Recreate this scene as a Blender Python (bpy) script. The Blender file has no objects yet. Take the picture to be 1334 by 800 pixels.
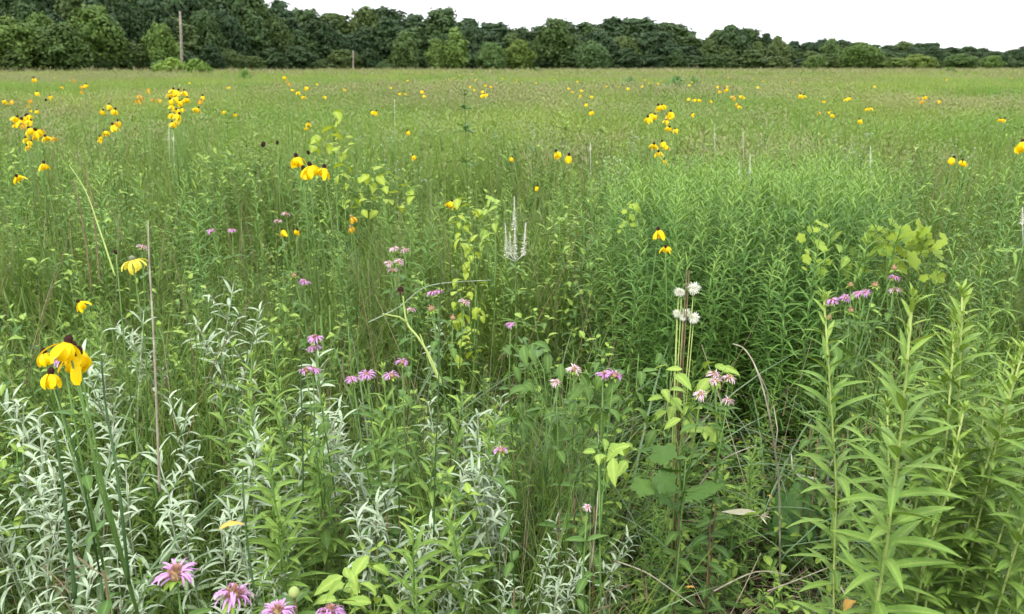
import bpy, math, random
import numpy as np
from mathutils import Matrix, Vector, Euler
random.seed(7); rng = np.random.default_rng(7)
R = math.radians; pi = math.pi
scene = bpy.context.scene; col = scene.collection
# ------------------------------------------------------------------ camera, sky, sun, exposure
CAMH = 1.6; F = 1039.0; TH = R(16.72)
cam = bpy.data.objects.new('camera', bpy.data.cameras.new('camera')); col.objects.link(cam)
cam.location = (0, 0, CAMH); cam.rotation_euler = (pi/2 - TH, 0, 0)
cam.data.sensor_width = 36; cam.data.lens = F/1334*36
cam.data.dof.use_dof = True; cam.data.dof.focus_distance = 1.9; cam.data.dof.aperture_fstop = 8
cam.data.clip_start = 0.02; cam.data.clip_end = 5000
scene.camera = cam
scene.view_settings.view_transform = 'Standard'; scene.view_settings.look = 'None'
scene.view_settings.exposure = 1.03
SUN_EL, SUN_AZ = R(58), R(215)     # azimuth clockwise from +Y (north)
w = bpy.data.worlds.new('World'); scene.world = w; w.use_nodes = True
nt = w.node_tree; bg = nt.nodes['Background']
sky = nt.nodes.new('ShaderNodeTexSky'); sky.sky_type = 'NISHITA'; sky.sun_disc = False
sky.sun_elevation = SUN_EL; sky.sun_rotation = SUN_AZ
mx = nt.nodes.new('ShaderNodeMix'); mx.data_type = 'RGBA'
mx.inputs[0].default_value = 0.9
nt.links.new(sky.outputs[0], mx.inputs[6])
mx.inputs[7].default_value = (10.6, 10.9, 11.3, 1)      # bright even cloud deck
nt.links.new(mx.outputs[2], bg.inputs[0]); bg.inputs[1].default_value = 0.1
sl = bpy.data.lights.new('sun', 'SUN'); sl.energy = 1.4; sl.angle = R(14); sl.color = (1, .96, .88)
so = bpy.data.objects.new('sun', sl); col.objects.link(so)
sd = Vector((math.sin(SUN_AZ)*math.cos(SUN_EL), math.cos(SUN_AZ)*math.cos(SUN_EL), math.sin(SUN_EL)))
so.rotation_euler = sd.to_track_quat('Z', 'Y').to_euler(); so.location = (0, 0, 60)
scene.render.engine = 'CYCLES'
cy = scene.cycles; cy.max_bounces = 6; cy.diffuse_bounces = 2; cy.glossy_bounces = 2; cy.transmission_bounces = 4
cy.transparent_max_bounces = 4; cy.use_denoising = True; cy.use_adaptive_sampling = True; cy.adaptive_threshold = .03

def ray(px, py):
    x = (px-667)/F; y = -(py-400)/F
    return (x, math.cos(TH)+y*math.sin(TH), -math.sin(TH)+y*math.cos(TH))
def at(px, py, Y):
    d = ray(px, py); s = Y/d[1]
    return Vector((d[0]*s, Y, CAMH+d[2]*s))
def atz(px, py, z):
    d = ray(px, py); s = (z-CAMH)/d[2]
    return Vector((d[0]*s, d[1]*s, z))
def to_px(x, y, z):
    c, s = math.cos(TH), math.sin(TH); zz = z-CAMH
    dep = y*c - zz*s
    if dep < .05: return None
    return (667+F*x/dep, 400-F*(y*s+zz*c)/dep)

# ------------------------------------------------------------------ materials
def new_mat(name):
    m = bpy.data.materials.new(name); m.use_nodes = True
    n = m.node_tree; return m, n, n.nodes['Principled BSDF'], n.nodes['Material Output']
def leaf_mat(name, c1, c2, trans=.19, rough=.5, mid=.35, spec=.22, var=.4, objcol=False, big=0):
    """c1..c2 vary from leaf to leaf and plant to plant; pale midrib from the 'mid' attribute"""
    m, n, p, out = new_mat(name); L = n.links.new
    if c1[1] > c1[0]*1.25 and 'silver' not in name: c1, c2 = [(c[0]*1.12, c[1]*.94, c[2]*1.15) for c in (c1, c2)]
    oi = n.nodes.new('ShaderNodeObjectInfo'); ge = n.nodes.new('ShaderNodeNewGeometry')
    a = n.nodes.new('ShaderNodeMath'); a.operation = 'MULTIPLY_ADD'
    L(oi.outputs['Random'], a.inputs[0]); a.inputs[1].default_value = .5
    b = n.nodes.new('ShaderNodeMath'); b.operation = 'MULTIPLY'; L(ge.outputs['Random Per Island'], b.inputs[0]); b.inputs[1].default_value = .5
    L(b.outputs[0], a.inputs[2])
    cm = n.nodes.new('ShaderNodeMix'); cm.data_type = 'RGBA'
    L(a.outputs[0], cm.inputs[0]); cm.inputs[6].default_value = (*c1, 1); cm.inputs[7].default_value = (*c2, 1)
    cur = cm.outputs[2]
    if objcol:
        mm = n.nodes.new('ShaderNodeMix'); mm.data_type = 'RGBA'; mm.blend_type = 'MULTIPLY'; mm.inputs[0].default_value = 1
        L(cur, mm.inputs[6]); L(oi.outputs['Color'], mm.inputs[7]); cur = mm.outputs[2]
    if big:
        nz = n.nodes.new('ShaderNodeTexNoise'); nz.inputs['Scale'].default_value = big; nz.inputs['Detail'].default_value = 3
        L(oi.outputs['Location'], nz.inputs['Vector'])
        rp = n.nodes.new('ShaderNodeValToRGB'); rp.color_ramp.elements[0].position = .36; rp.color_ramp.elements[1].position = .64
        rp.color_ramp.elements[0].color = (.70, .86, .78, 1); rp.color_ramp.elements[1].color = (1.38, 1.14, 1.25, 1)
        L(nz.outputs[0], rp.inputs[0])
        mm = n.nodes.new('ShaderNodeMix'); mm.data_type = 'RGBA'; mm.blend_type = 'MULTIPLY'; mm.inputs[0].default_value = 1
        L(cur, mm.inputs[6]); L(rp.outputs[0], mm.inputs[7]); cur = mm.outputs[2]
    # brightness variation and blotches
    tc = n.nodes.new('ShaderNodeTexCoord'); no = n.nodes.new('ShaderNodeTexNoise'); no.inputs['Scale'].default_value = 35; no.inputs['Detail'].default_value = 2
    L(tc.outputs['Object'], no.inputs['Vector'])
    v = n.nodes.new('ShaderNodeMath'); v.operation = 'MULTIPLY_ADD'; L(no.outputs[0], v.inputs[0]); v.inputs[1].default_value = var*1.6; v.inputs[2].default_value = 1-var*.8
    hs = n.nodes.new('ShaderNodeHueSaturation'); L(v.outputs[0], hs.inputs['Value']); L(cur, hs.inputs['Color']); cur = hs.outputs[0]
    if mid:
        at_ = n.nodes.new('ShaderNodeAttribute'); at_.attribute_name = 'mid'
        pw = n.nodes.new('ShaderNodeMath'); pw.operation = 'POWER'; L(at_.outputs['Fac'], pw.inputs[0]); pw.inputs[1].default_value = 5
        ml = n.nodes.new('ShaderNodeMath'); ml.operation = 'MULTIPLY'; L(pw.outputs[0], ml.inputs[0]); ml.inputs[1].default_value = mid
        m2 = n.nodes.new('ShaderNodeMix'); m2.data_type = 'RGBA'; L(ml.outputs[0], m2.inputs[0]); L(cur, m2.inputs[6])
        m2.inputs[7].default_value = (min(1, c2[0]*2+.08), min(1, c2[1]*1.5+.1), min(1, c2[2]*1.8+.05), 1); cur = m2.outputs[2]
    if mid >= .15:      # brown flecks and nibbled spots
        n3 = n.nodes.new('ShaderNodeTexNoise'); n3.inputs['Scale'].default_value = 110; n3.inputs['Detail'].default_value = 3; L(tc.outputs['Object'], n3.inputs['Vector'])
        g3_ = n.nodes.new('ShaderNodeMapRange'); g3_.inputs[1].default_value = .64; g3_.inputs[2].default_value = .72; g3_.inputs[4].default_value = .65; L(n3.outputs[0], g3_.inputs[0])
        m4 = n.nodes.new('ShaderNodeMix'); m4.data_type = 'RGBA'; L(g3_.outputs[0], m4.inputs[0]); L(cur, m4.inputs[6]); m4.inputs[7].default_value = (.22, .15, .055, 1); cur = m4.outputs[2]
    L(cur, p.inputs['Base Color']); p.inputs['Roughness'].default_value = rough
    p.inputs['Specular IOR Level'].default_value = spec
    if trans:
        tr = n.nodes.new('ShaderNodeBsdfTranslucent'); ms = n.nodes.new('ShaderNodeMixShader'); ms.inputs[0].default_value = trans
        yl = n.nodes.new('ShaderNodeMix'); yl.data_type = 'RGBA'; yl.blend_type = 'MULTIPLY'; yl.inputs[0].default_value = 1
        L(cur, yl.inputs[6]); yl.inputs[7].default_value = (1.5, 1.35, .7, 1); L(yl.outputs[2], tr.inputs[0])
        L(p.outputs[0], ms.inputs[1]); L(tr.outputs[0], ms.inputs[2]); L(ms.outputs[0], out.inputs[0])
    return m
def plain(name, c1, c2=None, rough=.7, scale=60, bump=0):
    m, n, p, out = new_mat(name); L = n.links.new
    tc = n.nodes.new('ShaderNodeTexCoord'); no = n.nodes.new('ShaderNodeTexNoise'); no.inputs['Scale'].default_value = scale; no.inputs['Detail'].default_value = 5
    L(tc.outputs['Object'], no.inputs['Vector'])
    c2 = c2 or tuple(x*.6 for x in c1)
    r = n.nodes.new('ShaderNodeValToRGB'); r.color_ramp.elements[0].position = .35; r.color_ramp.elements[1].position = .65
    r.color_ramp.elements[0].color = (*c2, 1); r.color_ramp.elements[1].color = (*c1, 1)
    L(no.outputs[0], r.inputs[0]); L(r.outputs[0], p.inputs['Base Color']); p.inputs['Roughness'].default_value = rough
    p.inputs['Specular IOR Level'].default_value = .25
    if bump:
        bp = n.nodes.new('ShaderNodeBump'); bp.inputs['Strength'].default_value = bump; bp.inputs['Distance'].default_value = .02
        L(no.outputs[0], bp.inputs['Height']); L(bp.outputs[0], p.inputs['Normal'])
    return m
M = {
 'gold':   leaf_mat('goldenrod leaf', (.092,.22,.030), (.17,.325,.050)),
 'goldy':  leaf_mat('young goldenrod leaf', (.17,.34,.045), (.26,.44,.075), mid=.2),
 'aster':  leaf_mat('narrow leaf green', (.064,.19,.030), (.125,.285,.045), mid=.2),
 'astery': leaf_mat('narrow leaf tip', (.15,.33,.05), (.23,.41,.07), mid=.1),
 'sage':   leaf_mat('silver leaf', (.24,.33,.20), (.45,.54,.385), trans=.1, rough=.8, mid=.15, spec=.2, var=.2),
 'sageold':leaf_mat('silver green leaf', (.13,.21,.09), (.26,.35,.19), trans=.1, rough=.8, mid=.2, spec=.2),
 'forb':   leaf_mat('broad green leaf', (.038,.115,.018), (.095,.21,.032)),
 'forby':  leaf_mat('light green leaf', (.15,.31,.040), (.24,.41,.06)),
 'lime':   leaf_mat('lime vine leaf', (.19,.35,.030), (.31,.47,.050), trans=.3),
 'dock':   leaf_mat('dark broad leaf', (.06,.17,.035), (.09,.22,.045), rough=.4),
 'grass':  leaf_mat('grass blade', (.065,.165,.028), (.16,.28,.045), mid=.15, trans=.25),
 'grassb': leaf_mat('blue green blade', (.075,.17,.065), (.15,.26,.10), mid=.15, trans=.2),
 'grassd': leaf_mat('dark grass blade', (.045,.135,.02), (.085,.21,.03), mid=.2, trans=.2, rough=.4),
 'meadow': leaf_mat('meadow blade', (.128,.265,.036), (.225,.385,.072), mid=0, trans=.2, big=.13, var=.2),
 'wisp':   leaf_mat('grass seed wisp', (.19,.20,.085), (.30,.28,.14), mid=0, trans=.1, var=.2),
 'straw':  leaf_mat('dead straw', (.24,.19,.115), (.42,.36,.25), mid=0, trans=.05, rough=.8),
 'duff':   leaf_mat('dead litter', (.07,.05,.03), (.20,.15,.09), mid=0, trans=0, rough=.9),
 'yellow': leaf_mat('yellow petal', (.88,.60,.004), (.93,.70,.006), mid=0, trans=.22, rough=.5, var=.1, spec=.2),
 'amber':  leaf_mat('faded amber petal', (.62,.33,.03), (.80,.50,.03), mid=0, trans=.2, rough=.6, var=.2),
 'pale':   leaf_mat('pale yellow petal', (.72,.62,.06), (.80,.70,.10), mid=0, trans=.25, rough=.5, var=.1),
 'lilac':  leaf_mat('lilac petal', (.56,.27,.62), (.72,.42,.76), mid=0, trans=.2, rough=.6, var=.15),
 'pink':   leaf_mat('pale pink petal', (.66,.44,.60), (.80,.60,.72), mid=0, trans=.2, rough=.6, var=.15),
 'white':  leaf_mat('white floret', (.66,.68,.58), (.82,.83,.76), mid=0, trans=.15, rough=.8, var=.1),
 'cream':  leaf_mat('cream dead leaf', (.45,.42,.28), (.62,.58,.42), mid=.3, trans=.15, rough=.7),
 'orange': leaf_mat('fallen orange leaf', (.60,.30,.05), (.72,.42,.09), mid=.3, trans=.15, rough=.6),
 'tree':   leaf_mat('tree foliage', (.042,.088,.024), (.078,.136,.037), mid=0, trans=.15, var=.1, objcol=True, spec=.2, rough=.6),
 'cone':   plain('dark cone', (.055,.018,.010), (.018,.007,.005), .9, 400, .4),
 'conegrey': plain('grey green cone', (.26,.27,.17), (.15,.17,.09), .9, 400, .4),
 'tanleaf': leaf_mat('faded calyx', (.38,.20,.13), (.50,.30,.22), mid=0, trans=.1),
 'tan':    plain('faded flower centre', (.40,.22,.13), (.30,.28,.12), .9, 250, .5),
 'pod':    plain('green bud', (.36,.42,.14), (.24,.32,.09), .5, 60),
 'stem':   plain('green stem', (.15,.26,.06), (.10,.19,.045), .6, 30),
 'stemy':  plain('yellow green stem', (.38,.45,.14), (.27,.36,.09), .6, 30),
 'stemd':  plain('dark stem', (.050,.105,.028), (.035,.075,.02), .6, 12),
 'stemr':  plain('brown stem', (.17,.12,.06), (.10,.08,.04), .7, 30),
 'sagest': plain('silver stem', (.38,.44,.32), (.25,.30,.2), .8, 30),
 'strawst':plain('weathered dead stem', (.44,.39,.31), (.24,.20,.15), .8, 25, .3),
 'bone':   plain('bleached white wood', (.70,.68,.62), (.48,.45,.38), .7, 20, .3),
 'bark':   plain('tree bark', (.14,.12,.10), (.07,.06,.05), .9, 4, .6),
 'pole':   plain('weathered pole wood', (.33,.28,.23), (.20,.165,.135), .9, 3, .5),
 'steel':  plain('grey fittings', (.25,.25,.26), (.15,.15,.16), .5, 10),
}
# ------------------------------------------------------------------ mesh pieces: (verts Nx3, faces, mid N, material key)
def mats(T=(0,0,0), az=0, pitch=0, roll=0, s=1.0, sx=None):
    m = Matrix.Translation(T) @ Matrix.Rotation(az, 4, 'Z') @ Matrix.Rotation(pitch, 4, 'X') @ Matrix.Rotation(roll, 4, 'Y')
    return m @ Matrix.Diagonal((sx if sx is not None else s, s, s, 1))
PROF = {
 'lance':  lambda t: (math.sin(pi*min(1, t**.75))**.9 if t < 1 else 0),
 'linear': lambda t: min(1, .45+t*5)*(1-t**2.6),
 'ovate':  lambda t: .05 if t < .06 else math.sin(pi*((t-.06)/.94)**.62)**.85 if t < 1 else 0,
 'petal':  lambda t: (.3+1.0*min(1, t*2.2))*(1 if t < .8 else 1-(t-.8)*2.6),
 'blade':  lambda t: min(1, .6+t*3)*(1-t**3),
 'oval':   lambda t: max(.1, math.sin(pi*min(.985, t))**.55),
 'ribbon': lambda t: 1-.5*t,
}
def leaf(prof, w, droop=.6, fold=.25, segs=5, mat='forb', tooth=0, twist=0, wav=0, p0=0.0):
    V, Fc, mid = [], [], []; y = z = 0; prev = None; f = PROF[prof]
    for i in range(segs+1):
        t = i/segs; a = p0-droop*t
        if i: y += math.cos(a)/segs; z += math.sin(a)/segs
        hw = w*max(0, f(t))/2
        if tooth and 0 < i < segs: hw *= 1+tooth*(1 if i % 2 else -1)
        c, s_ = math.cos(twist*t), math.sin(twist*t)
        nx = -math.sin(a)*fold*hw; nz = math.cos(a)*fold*hw; wv = wav*hw*math.sin(t*17)
        if hw < w*.03 and i == segs:
            cur = [len(V)]; V.append((0, y, z)); mid.append(1)
        else:
            cur = [len(V), len(V)+1, len(V)+2]
            V += [(-hw*c, y+nx, z+nz-hw*s_+wv), (0, y, z), (hw*c, y+nx, z+nz+hw*s_-wv)]; mid += [0, 1, 0]
        if prev:
            if len(cur) == 3: Fc += [(prev[0], prev[1], cur[1], cur[0]), (prev[1], prev[2], cur[2], cur[1])]
            else: Fc += [(prev[0], prev[1], cur[0]), (prev[1], prev[2], cur[0])]
        prev = cur
    return (np.array(V), Fc, np.array(mid, float), mat)
def lobed(mat='lime', n=30, seed=0):
    rr = random.Random(seed); V = [(0, .42, 0)]; mid = [.7]; Fc = []
    for i in range(n):
        th = -pi/2+.12+(2*pi-.24)*i/(n-1)
        r = .5*(.66+.34*abs(math.cos(2.5*(th-pi/2)))) * (1+.06*(-1)**i) * (1+.04*rr.uniform(-1, 1))
        x, y = r*math.cos(th), .42+r*math.sin(th)
        V.append((x, y, -.35*r*r+.03*math.sin(5*th))); mid.append(0)
    V.append((0, .08, -.01)); mid.append(1); k = n+1
    for i in range(1, n): Fc.append((0, i, i+1))
    Fc += [(0, n, k), (0, k, 1)]
    return (np.array(V), Fc, np.array(mid), mat)
def tube(pts, r0, r1, ns=5, mat='stem', rj=0):
    P = [Vector(p) for p in pts]; V, Fc = [], []; n = len(P)
    for i, p in enumerate(P):
        d = (P[min(i+1, n-1)]-P[max(i-1, 0)]).normalized()
        u = d.cross(Vector((0.3, 1, .1))).normalized(); v = d.cross(u)
        r = (r0+(r1-r0)*i/(n-1))*(1+rj*random.uniform(-1, 1))
        for k in range(ns):
            a = 2*pi*k/ns; V.append(tuple(p+u*(r*math.cos(a))+v*(r*math.sin(a))))
    for i in range(n-1):
        for k in range(ns):
            a, b = i*ns+k, i*ns+(k+1) % ns; Fc.append((a, b, b+ns, a+ns))
    Fc.append(tuple(range((n-1)*ns, n*ns))); Fc.append(tuple(reversed(range(ns))))
    return (np.array(V), Fc, np.zeros(len(V)), mat)
def ball(rx, rz, mat, nu=8, nv=5, z0=0, bumpy=0, top=1.0):
    V, Fc = [], []
    for j in range(nv+1):
        ph = -pi/2+pi*j/nv
        for i in range(nu):
            a = 2*pi*i/nu; k = 1+bumpy*random.uniform(-1, 1)
            V.append((rx*k*math.cos(ph)*math.cos(a)+1e-5*math.cos(a), rx*k*math.cos(ph)*math.sin(a)+1e-5*math.sin(a), z0+rz*math.sin(ph)))
    for j in range(nv):
        for i in range(nu):
            a, b = j*nu+i, j*nu+(i+1) % nu; Fc.append((a, b, b+nu, a+nu))
    return (np.array(V), Fc, np.zeros(len(V)), mat)
def xf(pc, m):
    A = np.array(m); v = pc[0] @ A[:3, :3].T + A[:3, 3]
    return (v, pc[1], pc[2], pc[3])
def mesh(name, pieces, smooth=True):
    V = np.concatenate([p[0] for p in pieces]); mid = np.concatenate([p[2] for p in pieces])
    keys = []; loops = []; starts = []; mi = []; off = 0; tot = 0
    for p in pieces:
        if p[3] not in keys: keys.append(p[3])
        k = keys.index(p[3])
        for f in p[1]:
            starts.append(tot); tot += len(f); loops.extend([q+off for q in f]); mi.append(k)
        off += len(p[0])
    me = bpy.data.meshes.new(name); me.vertices.add(len(V)); me.vertices.foreach_set('co', V.astype(np.float32).ravel())
    me.loops.add(len(loops)); me.loops.foreach_set('vertex_index', np.array(loops, np.int32))
    me.polygons.add(len(starts)); me.polygons.foreach_set('loop_start', np.array(starts, np.int32))
    me.polygons.foreach_set('material_index', np.array(mi, np.int32))
    if smooth: me.polygons.foreach_set('use_smooth', np.ones(len(starts), bool))
    a = me.attributes.new('mid', 'FLOAT', 'POINT'); a.data.foreach_set('value', mid.astype(np.float32))
    me.update(calc_edges=True); me.validate()
    for k in keys: me.materials.append(M[k])
    return me
_mc = {}
def leafmesh(pc, name='leaf'):
    k = id(pc)
    if k not in _mc: _mc[k] = (mesh(name, [pc]), pc)
    return _mc[k][0]
# ------------------------------------------------------------------ things
def link(name, data, parent=None, m=None, kind=None):
    o = bpy.data.objects.new(name, data); col.objects.link(o)
    if parent is not None: o.parent = parent
    if m is not None: o.matrix_local = m
    if kind: o['kind'] = kind
    return o
def tag(o, label, cat, group=None):
    o['label'] = label; o['category'] = cat
    if group: o['group'] = group
    return o
def thing(name, loc, label, cat, group=None, rz=0, s=1, tilt=(0, 0)):
    o = link(name, None); o.location = loc; o.rotation_euler = (tilt[0], tilt[1], rz); o.scale = (s, s, s)
    o.empty_display_size = .1
    return tag(o, label, cat, group)
class Plant:
    """name + stem pieces + leaves (piece, matrix); leaves become parts or one joined foliage part"""
    def __init__(s): s.stem = []; s.leaves = []
    def parts(s, single, stemname='stem'):
        out = []
        if s.stem: out.append((stemname, mesh(stemname, s.stem), None, None, []))
        if s.leaves:
            if single: out += [('leaf', leafmesh(p), m, None, []) for p, m in s.leaves]
            else: out.append(('foliage', mesh('foliage', [xf(p, m) for p, m in s.leaves]), None, 'stuff', []))
        return out
    def one(s, name): return mesh(name, s.stem+[xf(p, m) for p, m in s.leaves])
def spawn(name, parts, loc, label, cat, group=None, rz=0, s=1, tilt=(0, 0)):
    r = thing(name, loc, label, cat, group, rz, s, tilt)
    for nm, me, m, kind, subs in parts:
        c = link(nm, me, r, m, kind)
        for nm2, me2, m2, k2, _ in subs: link(nm2, me2, c, m2, k2)
    return r
# leaf kit
def kit(*a, n=4, **k):
    base = k.pop('droop', .5); return [leaf(*a, droop=base*q, twist=tw, **k) for q, tw in zip((.5, .9, 1.3, 1.8)[:n], (.2, -.25, .4, -.1))]
K = {
 'gold': kit('lance', .17, mat='gold', droop=.55, fold=.35, segs=6), 'goldy': kit('lance', .17, mat='goldy', droop=.45, fold=.4),
 'goldtiny': kit('lance', .2, mat='goldy', droop=.3, fold=.4, segs=3),
 'aster': kit('linear', .10, mat='aster', droop=.7, fold=.2, segs=3), 'astery': kit('linear', .11, mat='astery', droop=.5, fold=.2, segs=3),
 'sage': kit('lance', .15, mat='sage', droop=.9, fold=.3, wav=.1), 'sageold': kit('lance', .15, mat='sageold', droop=1.1, fold=.3),
 'forb': kit('ovate', .42, mat='forb', droop=.7, fold=.3, segs=9, tooth=.07), 'forby': kit('ovate', .42, mat='forby', droop=.6, fold=.3, segs=9, tooth=.07),
 'lime': [lobed('lime', 30, i) for i in range(3)], 'limeo': kit('ovate', .6, mat='lime', droop=.7, fold=.2, segs=8, tooth=.06),
 'bigforb': [lobed('forb', 30, i+9) for i in range(3)],
 'dock': kit('oval', .42, mat='dock', droop=.25, fold=.25, segs=8, wav=.15),
 'faded': kit('petal', .22, mat='amber', droop=1.6, fold=.4, segs=5), 'yellow': kit('petal', .27, mat='yellow', droop=1.35, fold=.2, segs=5), 'pale': kit('petal', .20, mat='pale', droop=1.1, fold=.2, segs=5),
}
rc = random.choice; ru = random.uniform
def stem_path(h, lean=.08, n=7, seed=None):
    ax, ay = ru(-lean, lean)*h, ru(-lean, lean)*h
    return [(ax*(i/(n-1))**2+ru(-.004, .004)*min(1, i), ay*(i/(n-1))**2+ru(-.004, .004)*min(1, i), h*i/(n-1)) for i in range(n)]
def on(path, t):
    k = min(len(path)-2, int(t*(len(path)-1))); f = t*(len(path)-1)-k
    return tuple(path[k][i]*(1-f)+path[k+1][i]*f for i in range(3))
def goldenrod(h=.9, n=46, L=.10, low=.22, kind='gold', young='goldy', tip='goldtiny', r=.0033, up=(.42, 1.0), st='stem'):
    P = Plant(); p = stem_path(h); P.stem.append(tube(p, r, r*.55, 5, st))
    az = ru(0, 6)
    for i in range(n):
        t = i/(n-1); z = low+(1-low)*t**.85; az += 2.4+ru(-.2, .2)
        ln = L*(.55+.6*math.sin(pi*min(1, .25+.55*t)))*(1 if t < .75 else 1-.62*(t-.75)/.25)*ru(.85, 1.12)
        pc = rc(K[young if t > .88 else kind])
        P.leaves.append((pc, mats(on(p, min(.995, z)), az, up[0]+(up[1]-up[0])*t**1.3+ru(-.15, .15), ru(-.3, .3), ln)))
    for i in range(12):
        P.leaves.append((rc(K[tip]), mats(on(p, .985+.015*i/12), i*2.4, ru(.9, 1.35), 0, L*ru(.18, .32))))
    return P
def aster(h=1.0, n=95, L=.08, low=.25):
    P = Plant(); p = stem_path(h, .06); P.stem.append(tube(p, .0028, .0014, 4, 'stem')); az = 0
    for i in range(n):
        t = i/(n-1); az += 2.4+ru(-.2, .2)
        P.leaves.append((rc(K['astery' if t > .82 else 'aster']), mats(on(p, min(.995, low+(1-low)*t)), az, .35+.6*t+ru(-.15, .15), 0, L*(1 if t < .7 else 1-.6*(t-.7)/.3)*ru(.8, 1.15))))
    return P
def sage(h=.65, n=11, L=.07, low=.45):
    P = Plant(); p = stem_path(h, .2); P.stem.append(tube(p, .0026, .0014, 5, 'sagest')); az = ru(0, 6)
    for i in range(n):
        t = i/(n-1); z = on(p, min(.99, low+(1-low)*t)); k = 2 if t < .6 else 3
        for q in range(k):
            az += 2.4+ru(-.5, .5)
            P.leaves.append((rc(K['sageold' if t < .3 else 'sage']), mats(z, az, .30+.80*t**1.3+ru(-.25, .25), ru(-.6, .6), L*(1.15-.40*t)*ru(.7, 1.2))))
        if .25 < t < .8 and i % 2:   # side shoot
            a = az+1; d = Vector((math.cos(a), math.sin(a), 1.5)).normalized(); e = Vector(z)+d*L*1.3
            P.stem.append(tube([z, tuple(e)], .0014, .001, 4, 'sagest'))
            for q in range(7): P.leaves.append((rc(K['sage']), mats(tuple(Vector(z).lerp(e, .35+.65*q/6)), a+q*2.2, ru(.4, 1.1), ru(-.4, .4), L*ru(.45, .75))))
    return P
def forb(h=.6, pairs=8, L=.075, kind='forb', young='forby', br=0):
    P = Plant(); p = stem_path(h, .1); P.stem.append(tube(p, .003, .0018, 5, 'stem')); az = ru(0, 3)
    for i in range(pairs):
        t = i/(pairs-1); z = on(p, min(.99, .15+.85*t)); az += pi/2+ru(-.2, .2)
        for q in (0, 1):
            ln = L*(1.1-.65*t)*ru(.85, 1.15)
            P.leaves.append((rc(K[young if t > .75 else kind]), mats(z, az+q*pi, .1+.7*t*t+ru(-.2, .2), ru(-.25, .25), ln)))
            if br and .2 < t < .9:
                d = Vector((-math.sin(az+q*pi), math.cos(az+q*pi), 1)).normalized(); e = Vector(z)+d*L*1.1
                P.stem.append(tube([z, tuple(e)], .0016, .001, 4, 'stem'))
                for u in range(4): P.leaves.append((rc(K[young if u > 1 else kind]), mats(tuple(Vector(z).lerp(e, .5+.5*u/3)), az+u*1.9, ru(.1, .6), 0, L*ru(.45, .7))))
    return P
def feathery(h=.5, n=22, L=.09, mat='forby'):
    P = Plant(); p = stem_path(h, .1); P.stem.append(tube(p, .0022, .0012, 4, 'stem'))
    for i in range(n):
        t = i/(n-1); z = Vector(on(p, min(.99, .2+.8*t))); a = i*2.4; el = .5+.5*t; l = L*(1.1-.7*t)
        d = Vector((-math.sin(a)*math.cos(el), math.cos(a)*math.cos(el), math.sin(el)))
        for q in range(7):
            b = z+d*l*(.2+.8*q/6)
            for sg in (-1, 1): P.leaves.append((rc(K['astery' if t > .6 else 'aster']), mats(tuple(b), a+sg*.8, el*.7, 0, l*.28)))
    return P
def tuft(n=9, L=(.5, .9), w=.008, mat='grass', up=(1.15, 1.5), droop=(.4, 1.9), spread=.03, segs=7, low=0):
    P = Plant()
    for i in range(n):
        l = ru(*L); pc = leaf('blade', w/l, droop=ru(*droop), fold=.35, segs=segs, mat=mat, twist=ru(-1.2, 1.2))
        a = ru(0, 2*pi); P.leaves.append((pc, mats((ru(-spread, spread), ru(-spread, spread), 0), a, ru(*up), 0, l)))
    return P

# ------------------------------------------------------------------ ground
def gmat():
    m, n, p, out = new_mat('meadow soil and thatch'); L = n.links.new
    tc = n.nodes.new('ShaderNodeTexCoord')
    n1 = n.nodes.new('ShaderNodeTexNoise'); n1.inputs['Scale'].default_value = 40; n1.inputs['Detail'].default_value = 8
    n2 = n.nodes.new('ShaderNodeTexNoise'); n2.inputs['Scale'].default_value = .15; n2.inputs['Detail'].default_value = 4
    L(tc.outputs['Object'], n1.inputs['Vector']); L(tc.outputs['Object'], n2.inputs['Vector'])
    r1 = n.nodes.new('ShaderNodeValToRGB'); e = r1.color_ramp.elements
    e[0].position = .35; e[0].color = (.03, .028, .014, 1); e[1].position = .7; e[1].color = (.10, .095, .05, 1)
    r2 = n.nodes.new('ShaderNodeValToRGB'); e = r2.color_ramp.elements
    e[0].position = .3; e[0].color = (.08, .13, .035, 1); e[1].position = .7; e[1].color = (.15, .19, .07, 1)
    L(n1.outputs[0], r1.inputs[0]); L(n2.outputs[0], r2.inputs[0])
    # thatch near the viewer, green turf in the far field, by world position of the ground itself
    sp = n.nodes.new('ShaderNodeSeparateXYZ'); L(tc.outputs['Object'], sp.inputs[0])
    mr = n.nodes.new('ShaderNodeMapRange'); mr.inputs[1].default_value = 8; mr.inputs[2].default_value = 40; L(sp.outputs[1], mr.inputs[0])
    mm = n.nodes.new('ShaderNodeMix'); mm.data_type = 'RGBA'; L(mr.outputs[0], mm.inputs[0]); L(r1.outputs[0], mm.inputs[6]); L(r2.outputs[0], mm.inputs[7])
    L(mm.outputs[2], p.inputs['Base Color']); p.inputs['Roughness'].default_value = .95; p.inputs['Specular IOR Level'].default_value = .1
    bp = n.nodes.new('ShaderNodeBump'); bp.inputs['Strength'].default_value = .8; bp.inputs['Distance'].default_value = .03
    L(n1.outputs[0], bp.inputs['Height']); L(bp.outputs[0], p.inputs['Normal'])
    return m
M['ground'] = gmat()
def gz(x, y):      # gentle unevenness
    return .035*math.sin(x*1.3+.5)*math.sin(y*.9)+.02*math.sin(x*3.1+y*2.3) if y < 30 else 0
gx = sorted(set([-1500, -600, -250, -100, -50]+[round(-30+i*.5, 2) for i in range(121)]+[50, 100, 250, 600, 1500]))
gy = sorted(set([-300, -60, -15]+[round(-6+i*.5, 2) for i in range(73)]+[35, 60, 100, 200, 400, 900, 1800]))
gv = np.array([(x, y, gz(x, y) if abs(x) < 28 and y > -6 else 0) for y in gy for x in gx]); nx = len(gx)
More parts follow.
